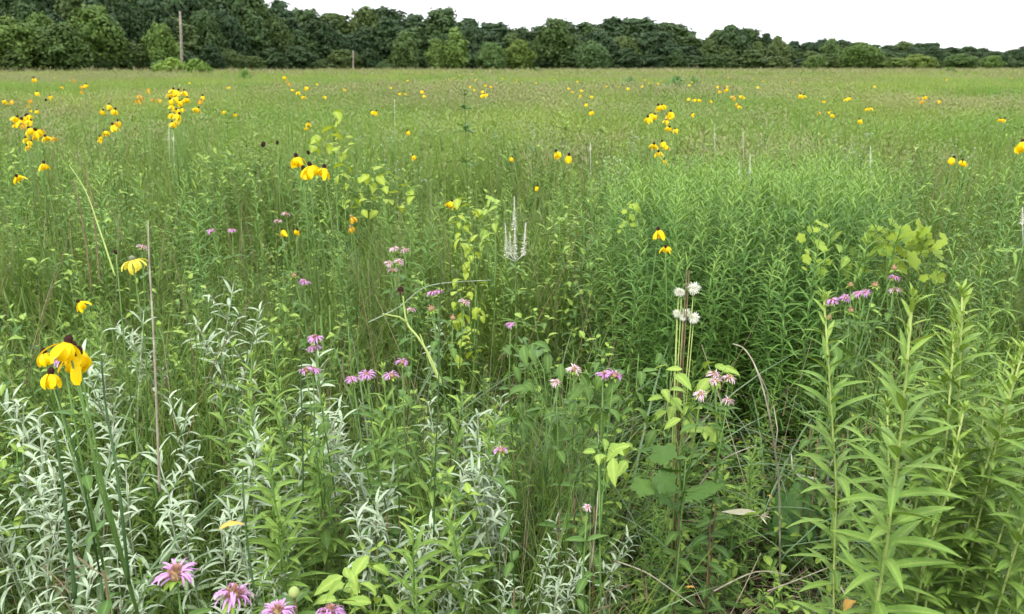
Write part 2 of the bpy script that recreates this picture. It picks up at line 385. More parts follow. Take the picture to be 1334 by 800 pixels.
gf = [(j*nx+i, j*nx+i+1, (j+1)*nx+i+1, (j+1)*nx+i) for j in range(len(gy)-1) for i in range(nx-1)]
link('ground', mesh('ground', [(gv, gf, np.zeros(len(gv)), 'ground')]), kind='structure')

# ------------------------------------------------------------------ scattering of uncountable growth (geometry nodes)
def scatter(name, label, protos, pts, rz, sc, idx, tilt=.06):
    """pts Nx3; each point carries one of the prototype meshes"""
    n = len(pts)
    if not n: return
    pc = bpy.data.collections.new(name+' sources')
    for i, me in enumerate(protos):
        o = bpy.data.objects.new('%s source %02d' % (name, i), me); pc.objects.link(o)
    me = bpy.data.meshes.new(name); me.vertices.add(n); me.vertices.foreach_set('co', np.asarray(pts, np.float32).ravel())
    rot = np.stack([rng.normal(0, tilt, n), rng.normal(0, tilt, n), rz], 1).astype(np.float32)
    a = me.attributes.new('rot', 'FLOAT_VECTOR', 'POINT'); a.data.foreach_set('vector', rot.ravel())
    a = me.attributes.new('scl', 'FLOAT_VECTOR', 'POINT'); a.data.foreach_set('vector', np.asarray(sc, np.float32).ravel())
    a = me.attributes.new('idx', 'INT', 'POINT'); a.data.foreach_set('value', np.asarray(idx, np.int32))
    o = link(name, me, kind='stuff'); o['label'] = label; o['category'] = name.replace('_', ' ')
    g = bpy.data.node_groups.new(name, 'GeometryNodeTree')
    g.interface.new_socket('Geometry', in_out='INPUT', socket_type='NodeSocketGeometry')
    g.interface.new_socket('Geometry', in_out='OUTPUT', socket_type='NodeSocketGeometry')
    N = g.nodes.new; L = g.links.new
    gi, go = N('NodeGroupInput'), N('NodeGroupOutput')
    ci = N('GeometryNodeCollectionInfo'); ci.inputs['Collection'].default_value = pc
    ci.inputs['Separate Children'].default_value = True; ci.inputs['Reset Children'].default_value = True
    ip = N('GeometryNodeInstanceOnPoints'); ip.inputs['Pick Instance'].default_value = True
    def na(nm, dt):
        q = N('GeometryNodeInputNamedAttribute'); q.data_type = dt; q.inputs['Name'].default_value = nm; return q.outputs['Attribute']
    L(gi.outputs[0], ip.inputs['Points']); L(ci.outputs[0], ip.inputs['Instance'])
    L(na('idx', 'INT'), ip.inputs['Instance Index']); L(na('scl', 'FLOAT_VECTOR'), ip.inputs['Scale'])
    e2r = N('FunctionNodeEulerToRotation'); L(na('rot', 'FLOAT_VECTOR'), e2r.inputs[0]); L(e2r.outputs[0], ip.inputs['Rotation'])
    L(ip.outputs[0], go.inputs[0])
    md = o.modifiers.new('scatter', 'NODES'); md.node_group = g
    return o
def noise2(x, y, f, seed=0):
    s = seed*12.9
    return (np.sin(x*f+s+1.7*np.sin(y*f*.8+s))+np.sin(y*f*1.3+2.1*s+1.3*np.sin(x*f*.7-s)))/2   # -1..1
def grid(y0, y1, step, margin=1.6, jit=.48):
    """jittered points in the widening view wedge (with margin to the sides)"""
    out = []; y = y0
    while y < y1:
        hw = .66*y+margin; xs = np.arange(-hw, hw, step)
        out.append(np.stack([xs+rng.uniform(-jit, jit, len(xs))*step, y+rng.uniform(-jit, jit, len(xs))*step], 1)); y += step
    return np.concatenate(out)
def ratio(x, y): return x/(y*.957+.35)
def gapness(x, y):
    r = ratio(x, y)
    g = np.clip(1-np.abs(r-.265)/.175, 0, 1)*np.clip((2.95-y)/.25, 0, 1)
    return np.clip(g*2.2, 0, 1)
def canopy(x, y):
    h = np.interp(y, [0, .6, 1.0, 1.6, 2.4, 3.2, 6], [.15, .28, .46, .60, .72, .82, .92])
    r = ratio(x, y); h = h*(1+.15*noise2(x, y, 2.3, 1)+.09*noise2(x, y, 5.1, 2))
    h = h*(1-.5*np.clip((noise2(x, y, 2.9, 11)-.42)*4, 0, 1)*np.clip((y-1.2)*2, 0, 1)*np.clip((9-y)/3, 0, 1))
    h = h*np.where((y > .9) & (y < 3.2) & (r > .4), 1.08, 1)
    return h*(1-.80*gapness(x, y))
CLEAR = [(985, 1108, 750, 1.86), (950, 1032, 702, 1.92), (1048, 1125, 655, 2.27), (880, 935, 790, 1.7)]   # sight lines kept open by low growth
def clear_h(x, y, h):
    for a, b, py, ym in CLEAR:
        if y < ym:
            p = to_px(x, y, h)
            while p and a < p[0] < b and p[1] < py and h > .04:
                h *= .85; p = to_px(x, y, h)
    return h
def g3(P2):
    return np.array([(x, y, gz(x, y)) for x, y in P2])
# ---- zones of near growth
def zone(x, y):
    r = ratio(x, y); u = random.random(); nz = float(noise2(x, y, 1.9, 3)); n2 = float(noise2(x, y, 1.3, 8))
    if gapness(x, y) > .5: return 'lowforb' if u < .6 else ('feather' if u < .72 else 'goldsmall')
    if 2.75 < y < 5.8 and .13 < r < .44: return 'aster' if u < .93 else 'goldsmall'
    if 2.2 < y < 8 and r >= .44: return 'goldsmall' if u < .62 else ('aster' if u < .8 else 'forb')
    if y < 2.0 and r < -.02: return 'sage' if u < .14+.10*nz else ('goldmid' if u < .62 else ('forb' if u < .8 else 'feather'))
    if y < 2.1 and r > .4: return 'goldmid' if u < .7 else 'forb'
    if y < 3.2: return 'forb' if u < .38+.25*n2 else ('goldmid' if u < .60+.2*nz else ('sage' if (u < .67 and r < 0) else 'feather'))
    if u < .26+.2*n2: return 'forb'
    if u < .55+.2*nz: return 'goldsmall'
    if u < .68: return 'aster'
    return 'feather' if u < .76 else 'light'
Kd = {}
SPEC = {
 'sage':      ('white_sage', 'wild sage', lambda: sage(.65, 11, .07)),
 'goldmid':   ('goldenrod_plant', 'goldenrod', lambda: goldenrod(.8, 40, .075)),
 'goldsmall': ('slender_goldenrod', 'goldenrod', lambda: goldenrod(.9, 48, .062, low=.35)),
 'aster':     ('narrow_leaved_aster', 'aster', lambda: aster(1.0)),
 'forb':      ('leafy_forb', 'wild plant', lambda: forb(.7, 8, .068, br=1)),
 'light':     ('pale_leafy_forb', 'wild plant', lambda: forb(.8, 9, .06, 'forby', 'forby', br=1)),
 'lowforb':   ('low_leafy_forb', 'wild plant', lambda: forb(.28, 6, .05, br=1)),
 'feather':   ('feathery_forb', 'wild plant', lambda: feathery(.6, 24, .085)),
}
NH = {'sage': .65, 'goldmid': .8, 'goldsmall': .9, 'aster': 1.0, 'forb': .7, 'light': .8, 'lowforb': .28, 'feather': .6}
SING = {}
for k, (nm, cat, fn) in SPEC.items():
    Ps = [fn() for _ in range(8 if k == 'sage' else 5)]
    Kd[k] = [(P.parts(False), P.one(nm)) for P in Ps]
    if k in ('sage', 'goldmid', 'lowforb', 'forb'): SING[k] = [P.parts(True) for P in Ps[:8 if k == 'sage' else 4]]
LBL = {
 'sage': 'silvery white sage %s',
 'goldmid': 'bright green unflowered goldenrod %s',
 'goldsmall': 'slender unflowered goldenrod %s',
 'aster': 'narrow-leaved green stem %s',
 'forb': 'dark toothed-leaf forb %s',
 'light': 'yellowish green leafy forb %s',
 'lowforb': 'low toothed-leaf forb %s',
 'feather': 'fine feathery green plant %s'}
LM = [(97,460,'the large yellow coneflowers'),(172,345,'the pale grey-coned coneflower'),(200,470,'the tall dry stalk'),(103,394,'the small orange coneflower'),(404,216,'the four coneflowers'),
 (440,180,'the lime climbing vine'),(500,245,'the yellow-green leaf patch'),(610,330,'the bright leafy sapling'),(670,300,'the white candle spires'),(733,200,'the mid field coneflower pair'),(862,311,'the two stacked coneflowers'),
 (1182,310,'the sprawling lime vine'),(1118,384,'the three lilac heads'),(895,395,'the white fluffy heads'),(793,489,'the bright lilac pair'),(932,505,'the pale pink heads'),(1005,520,'the grey arching stalk'),(990,670,'the pale husk'),
 (1065,670,'the big dark oval leaves'),(1080,620,'the bleached stick'),(1190,560,'the tallest right goldenrod'),(1300,600,'the lower right corner goldenrods'),(1290,410,'the right edge goldenrods'),(860,690,'the feathery hollow plant'),(870,600,'the large horizontal leaves'),
 (652,588,'the pinkish head in the sage'),(615,700,'the glowing-tip goldenrod'),(750,740,'the last sage tips'),(510,491,'the row of lilac heads'),(552,440,'the forked stalk'),(410,450,'the two stacked lilac heads'),(380,640,'the yellow-green rosette goldenrod'),
 (230,750,'the largest lilac head'),(303,778,'the brown-centred lilac head'),(425,795,'the bottom edge lilac heads'),(80,620,'the darkest reed'),(150,620,'the thick green reed'),(265,400,'the tall back sage'),(290,302,'the two left lilac heads'),(515,340,'the pale lilac cluster'),
 (568,382,'the small bright lilac head'),(665,424,'the lone lilac head'),(724,499,'the drooping pale head'),(458,290,'the wilted orange coneflowers'),(376,295,'the dull and bright coneflower pair'),(40,165,'the far left coneflower cluster'),(145,150,'the loose left coneflowers'),
 (230,140,'the big dense coneflower cluster'),(350,188,'the two bare seed heads'),(605,140,'the dark upright forb'),(860,150,'the right-of-centre coneflower cluster'),(967,238,'the lone right coneflower'),(1247,208,'the right coneflower pair'),(1332,186,'the edge-cut coneflower'),
 (1089,207,'the single white spire'),(1060,310,'the yellowish vine strip'),(900,320,'the left of the dense stand'),(980,320,'the middle of the dense stand'),(820,270,'the lime leaf chain'),(40,230,'the two lone left coneflowers'),(20,720,'the lower left corner'),(120,330,'the leaning brown stalks'),
 (300,590,'the middle left sage'),(20,560,'the left edge sage'),(575,600,'the long crossing reed'),(480,690,'the bottom centre sage'),(760,400,'the looping blades'),(640,240,'the small left-of-spire coneflower'),(540,190,'the tiny low coneflowers'),(1190,130,'the far right coneflowers'),(780,150,'the small far pair'),(1250,300,'the field right of the vine')]
def where(x, y, z):
    p = to_px(x, y, z)
    if p is None: return 'outside the picture'
    d, lx, ly, nm = min(((p[0]-a)**2+((p[1]-b)*1.3)**2, a, b, c) for a, b, c in LM)
    dx, dy = p[0]-lx, p[1]-ly; d = math.sqrt(d); far = 'just ' if d < 45 else ''
    if abs(dx) > abs(dy)*1.2: r_ = 'right of ' if dx > 0 else 'left of '
    else: r_ = 'below ' if dy > 0 else 'behind '
    return far+r_+nm
TLM = [(-20,'the upper left corner'),(60,'the tall left crown'),(165,'the grey leafless tree'),(238,'the tall pole'),(330,'the darkest left wood'),(400,'the first gap of sky'),(460,'the short pole'),(528,'the mid green rounded tree'),(594,'the bright cone-shaped tree'),(640,'the round grey-green tree'),
 (677,'the olive tree'),(722,'the broad green tree'),(772,'the forward rounded tree'),(812,'the highest crown'),(885,'the notch in the tree line'),(948,'the pointed dark crown'),(1010,'the pale airy crown'),(1060,'the small green edge tree'),(1120,'the big rounded tree'),(1195,'the light spreading tree'),(1250,'the tree beside the spreading one'),(1330,'the right edge')]
def twhere(px):
    d, a, nm = min((abs(px-a), a, nm) for a, nm in TLM)
    return ('at ' if d < 7 else 'right of ' if px > a else 'left of ')+nm
placed = []      # explicit plants: keep scattered ones a little away
def explicit(kind, px, py, h, s_over=None):
    p = atz(px, py, h); placed.append((p.x, p.y, kind)); return p
SAGE = [(20,560,.72),(55,600,.7),(90,552,.74),(35,645,.65),(100,640,.66),(10,690,.6),(120,690,.6),(60,725,.56),(150,598,.68),(180,700,.56),
 (262,368,.85),(284,392,.82),(312,388,.8),(270,562,.7),(292,556,.72),(322,574,.7),(250,640,.64),(330,650,.62),(280,705,.56),(445,518,.74),(428,475,.8),
 (495,558,.7),(508,590,.68),(560,640,.64),(440,655,.6),(475,662,.6),(503,688,.58),(520,705,.55),(548,730,.52),(602,582,.66),(640,578,.68),(655,600,.66),
 (622,622,.62),(682,640,.6),(700,604,.62),(662,592,.66),(715,700,.50),(740,705,.48),(770,700,.47),(792,760,.42),(684,722,.5),(592,742,.5),(642,762,.48),
 (110,772,.5),(85,762,.52),(200,752,.5),(232,782,.48),(332,742,.52),(400,730,.53),(470,742,.5),(702,782,.46),(20,772,.52),(0,610,.7),(75,575,.7),
 (30,520,.76),(5,540,.74),(125,575,.7),(225,600,.68),(350,610,.66),(585,610,.65),(530,660,.6),(455,610,.66),(415,560,.7)]
GOLD = [(1190,375,1.28,.11),(1245,402,1.18,.10),(1165,405,1.18,.10),(1212,528,1.02,.085),(1252,545,.98,.10),(1322,392,1.2,.11),(1290,455,1.12,.10),(1225,600,.92,.09),
 (1320,545,1.0,.10),(1275,650,.85,.09),(1225,560,.95,.085),(1213,425,1.15,.11),(1330,640,.85,.09),(1300,500,1.05,.10),(1262,470,1.12,.09),(1335,470,1.12,.10),(1345,540,1.0,.10),(1290,580,.95,.09)]
GOLDL = [(378,592,.78,.085),(615,655,.68,.085),(530,655,.7,.075),(300,470,.85,.07),(470,520,.8,.075),(577,500,.8,.075),(445,545,.78,.07),(352,440,.86,.07),
 (385,482,.84,.07),(332,505,.82,.07),(402,525,.8,.07),(552,560,.74,.075),(605,562,.72,.07),(345,560,.76,.08),(500,480,.82,.07),(640,520,.78,.07),(290,500,.8,.07),(420,590,.72,.08),(360,690,.6,.08)]
SAGE = [q for i, q in enumerate(SAGE) if i % 5 != 4 or 350 < q[1] < 400]
for (px, py, h) in SAGE:
    p = explicit('sage', px, py, h)
    spawn('white_sage', rc(SING['sage']), (p.x, p.y, gz(p.x, p.y)), ('leaning ' if len(placed) % 3 == 0 else 'upright ' if len(placed) % 3 == 1 else 'bushy ')+LBL['sage'] % where(p.x, p.y, h), 'wild sage', 'white sage plants in the foreground', ru(0, 6), h/.65*ru(.97, 1.03), (ru(-.08, .08), ru(-.08, .08)))
for i, (px, py, h, L_) in enumerate(GOLD+GOLDL):
    p = explicit('gold', px, py, h); right = i < len(GOLD)
    P = goldenrod(h, 100 if right else 56, L_*(.86 if right else 1), low=.12, r=.0032, up=(.3, .95), st='stemy' if right else 'stem')
    lab = ['tallest bright green goldenrod at the right with long lance leaves', 'goldenrod with small clenched pale tip between the two tall right ones', 'leaning long-leaved goldenrod beside the small lilac flowers at right',
      'goldenrod rising from the lower right corner area with pale tip', 'slanting goldenrod with bright rosette tip near the right edge'][i] if i < 5 else \
      ('%s goldenrod %s' % ({6: 'tall broad-leaved', 7: 'short', 8: 'upright', 9: 'low', 13: 'dense', 14: 'slender', 15: 'bushy', 16: 'full', 17: 'leafy'}.get(i, 'broad-leaved'), where(p.x, p.y, h)) if right else
       {14: 'goldenrod with bright yellow-green rosette above the round bud', 15: 'broad-leaved goldenrod with glowing tip in front of the middle sage'}.get(i, 'light green goldenrod %s' % where(p.x, p.y, h)))
    spawn('goldenrod_plant', P.parts(True), (p.x, p.y, gz(p.x, p.y)), lab, 'goldenrod', 'big goldenrods at the right' if right else 'goldenrods among the sage', ru(0, 6), 1, (ru(-.05, .05), ru(-.05, .05)))

def lab_(k, x, y, h):
    q = h/float(canopy(np.float64(x), np.float64(y)))
    return ('tall ' if q > 1.0 else 'short ' if q < .82 else '')+LBL[k] % where(x, y, h)
# scattered near growth, 0.55 m .. 8 m
pts = np.concatenate([grid(.5, 2.9, .145, 1.3), grid(2.9, 9.6, .17, 1.5)])
st = grid(2.85, 5.8, .09, 0); st = st[[.13 < ratio(a, b) < .44 for a, b in st]]; pts = np.concatenate([pts, st])
EX = np.array([(a, b) for a, b, _ in placed])
by = {k: [] for k in SPEC}
for x, y in pts:
    if math.hypot(x, y) < .8 or (y > 6.4 and random.random() < (y-6.4)/3.6): continue
    if y < 3 and len(EX) and np.min((EX[:, 0]-x)**2+(EX[:, 1]-y)**2) < .07**2: continue
    k = zone(x, y); h = float(canopy(np.float64(x), np.float64(y)))*ru(.72, 1.08)
    if k == 'aster' and 2.75 < y < 5.8: h = ru(1.04, 1.24)*(.88 if y < 3.05 else 1 if y < 4.4 else .88)
    if k == 'lowforb': h = ru(.14, .36)
    if k == 'feather' and h > .6 and y > 3: h *= .95
    if y < 1.0: h = min(h, .40+ru(0, .08))
    h = clear_h(x, y, h)
    if h < .05: continue
    by[k].append((x, y, h))
for k, lst in by.items():
    nm, cat, _ = SPEC[k]; vis = []; rest = []
    for x, y, h in lst:
        p = to_px(x, y, h)
        ok = p is not None and -40 < p[0] < 1374 and p[1] < 900 and y > .7
        (vis if ok else rest).append((x, y, h))
    vis.sort(key=lambda q: q[1]); cap = 290-(len(SAGE) if k == 'sage' else len(GOLD+GOLDL) if k == 'goldmid' else 0)
    rest += vis[cap:]; vis = vis[:cap]
    for j, (x, y, h) in enumerate(vis):
        i = random.randrange(5); s = h/NH[k]
        if k in ('aster', 'goldsmall'): s = max(s, .6)
        src = SING[k][i % 4] if (k in SING and j < (26 if k == 'goldmid' else 14)) else Kd[k][i][0]
        spawn(nm, src, (x, y, gz(x, y)-.01), lab_(k, x, y, h), cat, '%s plants in the near meadow' % nm.replace('_', ' '), ru(0, 6), s, (ru(-.16, .16), ru(-.16, .16)))
    if rest:
        a = np.array(rest); sc_ = np.repeat((a[:, 2]/NH[k])[:, None], 3, 1)
        scatter(nm+'_growth', 'mass of %s behind and beside the nearest plants' % nm.replace('_', ' '), [q[1] for q in Kd[k]],
                [(x, y, gz(x, y)) for x, y, _ in rest], rng.uniform(0, 6.28, len(rest)), sc_, rng.integers(0, 5, len(rest)), .1)

# ---- grasses
def fine_tuft(i):
    P = tuft(12, (.5, 1.0), .0048, 'grass', droop=(.15, 1.3), segs=6, up=(1.2, 1.53)); Q = tuft(1, (.6, 1.05), .0026, 'straw' if i % 3 == 0 else 'wisp', droop=(.05, .5), segs=4, up=(1.3, 1.55))
    P.leaves += Q.leaves; return P.one('grass tuft')
fine = [fine_tuft(i) for i in range(6)]
blue = [tuft(8, (.55, 1.0), .008, 'grassb', droop=(.8, 2.4), segs=7).one('grass tuft') for _ in range(5)]
broad = [tuft(6, (.5, .9), .010, 'grass', droop=(.3, 1.6), segs=7).one('grass tuft') for _ in range(4)]
def grass_pts(y0, y1, step, keep):
    g = grid(y0, y1, step, 1.4); return g[[keep(x, y) for x, y in g]]
g = grass_pts(.5, 10, .082, lambda x, y: math.hypot(x, y) > .75 and random.random() > (y-6.4)/4 and random.random() < (.5 if gapness(x, y) > .5 else (.35 if (2.75 < y < 5.8 and .13 < ratio(x, y) < .44) else .95)))
h = canopy(g[:, 0], g[:, 1])*rng.uniform(.8, 1.22, len(g)); h = np.where(g[:, 1] < 1.0, np.minimum(h, .4), h)
h = np.array([clear_h(a, b, c) for (a, b), c in zip(g, h)])
ty = noise2(g[:, 0], g[:, 1], 1.7, 5)+rng.normal(0, .5, len(g))
idx = np.where(ty > .75, rng.integers(6, 11, len(g)), np.where(ty < -.8, rng.integers(11, 15, len(g)), rng.integers(0, 6, len(g))))
scatter('meadow_grass', 'mixed fine and broad grass blades filling the near meadow', fine+blue+broad, g3(g), rng.uniform(0, 6.28, len(g)), np.repeat((h/.85)[:, None], 3, 1), idx, .1)
# straw and litter on the floor
def litter(n, mat, L=(.05, .22), w=.004, rad=.14):
    out = []
    for _ in range(n):
        l = ru(*L); out.append(xf(leaf('ribbon', w/l, droop=ru(-.6, .6), fold=.2, segs=3, mat=mat), mats((ru(-rad, rad), ru(-rad, rad), ru(.004, .05)), ru(0, 6.3), ru(-.15, .35), ru(-1, 1), l)))
    return mesh('litter', out)
li = [litter(26, 'straw'), litter(26, 'duff', (.03, .12), .009), litter(18, 'straw', (.12, .35), .003), litter(24, 'duff')]
g = grass_pts(.5, 5, .13, lambda x, y: random.random() < .9)
scatter('dead_grass_litter', 'dead brown and straw coloured litter lying on the meadow floor', li, g3(g), rng.uniform(0, 6.28, len(g)), np.repeat(rng.uniform(.8, 1.3, len(g))[:, None], 3, 1), rng.integers(0, 4, len(g)), .05)
dc = []
for _ in range(4):
    pcs = []
    for q in range(3):
        l = ru(.6, 1.0); pcs.append(xf(leaf('ribbon', .0035/l, droop=ru(-.3, .3), fold=.2, segs=4, mat=rc(['straw', 'duff', 'wisp'])), mats((ru(-.05, .05), ru(-.05, .05), 0), ru(0, 6.3), ru(.9, 1.5), 0, l)))
        for u in range(4): pcs.append(xf(leaf('ribbon', .03, droop=ru(-.5, .5), fold=.2, segs=2, mat='duff'), mats((ru(-.06, .06), ru(-.06, .06), l*ru(.3, .7)), ru(0, 6.3), ru(-.5, .9), 0, ru(.08, .2))))
    dc.append(mesh('dead culms', pcs))
g = grass_pts(1.4, 9, .42, lambda x, y: random.random() < .8)
scatter('dead_culms', 'thin dead brown culms leaning among the green growth', dc, g3(g), rng.uniform(0, 6.28, len(g)), np.repeat(rng.uniform(.75, 1.1, len(g))[:, None], 3, 1), rng.integers(0, 4, len(g)), .15)
# low green ground cover
cov = [Plant() for _ in range(4)]
for c_ in cov:
    for _ in range(34):
        kk = rc(['forb', 'forb', 'forby', 'aster', 'gold']); c_.leaves.append((rc(K[kk]), mats((ru(-.09, .09), ru(-.09, .09), ru(.01, .13)), ru(0, 6.3), ru(-.1, .8), ru(-.4, .4), ru(.022, .05))))
cov = [c_.one('ground cover') for c_ in cov]
g = grass_pts(.5, 5.5, .10, lambda x, y: random.random() < (1 if gapness(x, y) > .3 else .6))
scatter('ground_cover', 'low green leaves covering the floor between the taller plants', cov, g3(g), rng.uniform(0, 6.28, len(g)), np.repeat(rng.uniform(.7, 1.4, len(g))[:, None], 3, 1), rng.integers(0, 4, len(g)), .1)

# ---- middle and far meadow: patches of blades, stems and seed wisps
MK = kit('lance', .2, mat='meadow', droop=.5, fold=.3, segs=3)
def patch(rad, n, w, hh, mix, seg=3):
    out = []
    for _ in range(n):
        u = random.random(); a = ru(0, 6.3); rr = rad*math.sqrt(random.random()); b = (rr*math.cos(a), rr*math.sin(a), 0)
        l = ru(*hh)
        if u < mix[0]:
            out.append(xf(leaf('blade', w/l, droop=ru(.0, .35), fold=.3, segs=seg, mat='meadow', twist=ru(-1, 1)), mats(b, ru(0, 6.3), ru(1.4, 1.57), 0, l)))
        elif u < mix[0]+mix[1]:      # leafy stem
            for q in range(12):
                t = .4+.6*q/11
                out.append(xf(rc(MK), mats((b[0], b[1], l*t*1.02), q*2.4, ru(.3, 1.0), 0, ru(.05, .08)*max(1, w/.012))))
        else:                        # seed wisp
            out.append(xf(leaf('blade', w*.4/l, droop=.25, fold=.3, segs=3, mat='meadow'), mats(b, a, 1.45, 0, l*1.08)))
            for q in range(5):
                out.append(xf(leaf('linear', .12, droop=.5, segs=2, mat='wisp'), mats((b[0]+ru(-.01, .01), b[1]+ru(-.01, .01), l*(.92+.04*q)), q*2.4, ru(.6, 1.2), 0, ru(.05, .1)*max(1, w/.012))))
    return mesh('meadow patch', out)
pm = [patch(.28, 85, .007, (.55, 1.0), m_) for m_ in ((.84, .13, .03), (.77, .2, .03), (.93, .05, .02), (.88, .05, .07), (.72, .26, .02), (.90, .05, .05), (.62, .02, .36), (.68, .05, .27))]
g = grid(6.4, 24, .34, 2.5); g = g[rng.uniform(0, 1, len(g)) < np.clip((g[:, 1]-6.2)/2.2, .15, 1)]
h = (.92+.14*noise2(g[:, 0], g[:, 1], .8, 4)+.09*noise2(g[:, 0], g[:, 1], 2.1, 6))*rng.uniform(.9, 1.1, len(g))
sc_ = np.stack([np.full(len(g), 1.0), np.full(len(g), 1.0), h], 1)
scatter('middle_meadow_growth', 'hazy green grass and stems of the field in the middle distance', pm, np.c_[g, np.zeros(len(g))], rng.uniform(0, 6.28, len(g)), sc_, np.where(noise2(g[:, 0], g[:, 1]*.8, .55, 21)+rng.normal(0, .12, len(g)) > .42, rng.integers(6, 8, len(g)), rng.integers(0, 6, len(g))), .07)
g = grid(9.2, 26, 1.25, 2); g = g[rng.uniform(0, 1, len(g)) < .6]
scatter('scattered_tall_weeds', 'taller dark weeds standing up through the middle field', [q[1] for q in Kd['forb']+Kd['goldsmall']+Kd['light'][:2]], np.c_[g, np.zeros(len(g))], rng.uniform(0, 6.28, len(g)), np.stack([rng.uniform(1.2, 2.2, len(g)), rng.uniform(1.2, 2.2, len(g)), rng.uniform(1.0, 1.45, len(g))], 1), rng.integers(0, 12, len(g)), .1)
pf = [patch(.9, 230, .018, (.6, 1.0), m_) for m_ in ((.95, .03, .02), (.91, .03, .06), (.97, .02, .01), (.90, .08, .02), (.72, .02, .26))]
g = grid(23, 75, 1.0, 5)
h = (.95+.13*noise2(g[:, 0], g[:, 1], .25, 4))*rng.uniform(.8, 1.2, len(g))
scatter('far_meadow_growth', 'pale olive green grass of the open field further off', pf, np.c_[g, np.zeros(len(g))], rng.uniform(0, 6.28, len(g)), np.stack([np.ones(len(g)), np.ones(len(g)), h], 1), np.where(noise2(g[:, 0], g[:, 1]*.6, .16, 22)+rng.normal(0, .15, len(g)) > .35, 4, rng.integers(0, 4, len(g))), .05)
pg = [patch(3.0, 260, .07, (.6, 1.0), m_, 2) for m_ in ((.98, 0, .02), (.96, 0, .04), (.99, 0, .01))]
g = grid(74, 330, 3.6, 15)
scatter('distant_meadow_growth', 'thin band of distant field grass below the trees', pg, np.c_[g, np.zeros(len(g))], rng.uniform(0, 6.28, len(g)), np.stack([np.ones(len(g)), np.ones(len(g)), rng.uniform(.7, 1.35, len(g))], 1), rng.integers(0, 3, len(g)), .03)

# ------------------------------------------------------------------ woods
def crown_mesh(seed, H=10, W=5.0, n=6800, leafs=.36, lobes=30, cone=0, low=.12):
    """crown of leaf clumps: H tall, W radius, bottom at z=low*H"""
    r = np.random.default_rng(seed); V = []; Fc = []
    cs = []
    for i in range(lobes):
        t = (i+.5)/lobes; z = low+(1-low)*(t**.9); wz = math.sin(pi*min(.97, max(.06, (z-low)/(1-low)*.86+.14)))**.6
        if cone: wz *= 1-cone*t
        a = i*2.4+r.uniform(-.5, .5); rr = W*wz*r.uniform(.35, .78)
        cs.append((rr*math.cos(a), rr*math.sin(a), z*H*r.uniform(.9, 1.0), W*r.uniform(.24, .46)*(1-.3*t)))
    per = n//lobes; k = 0
    for (cx, cy2, cz, cr) in cs:
        d = r.normal(0, 1, (per, 3)); d /= np.linalg.norm(d, axis=1)[:, None]
        d[:, 2] = np.where(d[:, 2] < -.35, -d[:, 2], d[:, 2])
        q = r.uniform(.5, 1.22, per)
        bump = 1+.30*np.sin(d[:, 0]*5+cx)*np.sin(d[:, 1]*5+cy2)
        c = np.stack([cx+d[:, 0]*cr*q*bump, cy2+d[:, 1]*cr*q*bump, cz+d[:, 2]*cr*.8*q*bump], 1)
        nn = d+r.normal(0, .33, (per, 3)); nn[:, 2] += .25; nn /= np.linalg.norm(nn, axis=1)[:, None]
        u = np.cross(nn, r.normal(0, 1, (per, 3))); u /= np.linalg.norm(u, axis=1)[:, None]; v = np.cross(nn, u)
        s = (leafs*r.uniform(.6, 1.3, per))[:, None]
        quad = np.stack([c-u*s, c-v*s*.55-nn*s*.15, c+u*s, c+v*s*.55-nn*s*.15], 1)
        V.append(quad.reshape(-1, 3))
    m_ = n//3; t = r.uniform(0, 1, m_)**.85; wz = np.clip(np.sin(pi*np.clip(t*.86+.14, 0, .985)), 0, 1)**.6*(1-cone*t)
    a = r.uniform(0, 6.3, m_); rr = W*wz*np.sqrt(r.uniform(.2, 1, m_))*.93; c = np.stack([rr*np.cos(a), rr*np.sin(a), (low+(1-low)*t)*H*.97], 1)
    nn = r.normal(0, 1, (m_, 3)); nn[:, 2] += .8; nn /= np.linalg.norm(nn, axis=1)[:, None]; u = np.cross(nn, r.normal(0, 1, (m_, 3))); u /= np.linalg.norm(u, axis=1)[:, None]; v = np.cross(nn, u)
    s = (leafs*r.uniform(.6, 1.3, m_))[:, None]; V.append(np.stack([c-u*s, c-v*s*.55, c+u*s, c+v*s*.55], 1).reshape(-1, 3))
    V = np.concatenate(V); m = len(V)//4
    Fc = [(4*i, 4*i+1, 4*i+2, 4*i+3) for i in range(m)]
    return mesh('crown', [(V, Fc, np.zeros(len(V)), 'tree')], smooth=False), cs
def trunk_mesh(cs, H):
    out = [tube([(0, 0, -.3), (.1, 0, H*.2), (-.1, .1, H*.45), (0, 0, H*.8)], .32, .08, 8, 'bark', .06)]
    for c in cs[2:16:2]: out.append(tube([(0, 0, H*.25+c[2]*.2), (c[0]*.5, c[1]*.5, H*.12+c[2]*.62), (c[0]*.9, c[1]*.9, c[2])], .13, .04, 5, 'bark', .05))
    return mesh('trunk', out)
CR = []
for i in range(9):
    Wd = [5.2, 4.4, 5.8, 4.0, 4.8, 5.4, 3.6, 4.6, 5.0][i]
    cmesh, cs = crown_mesh(100+i, 10, Wd, cone=[0, .3, 0, .5, .1, 0, .55, .2, .1][i], low=.10 if i % 3 else .16)
    CR.append((cmesh, trunk_mesh(cs, 10), Wd))
SH = [crown_mesh(200+i, 3.0, 2.3, n=2200, leafs=.2, lobes=14, low=0)[0] for i in range(4)]
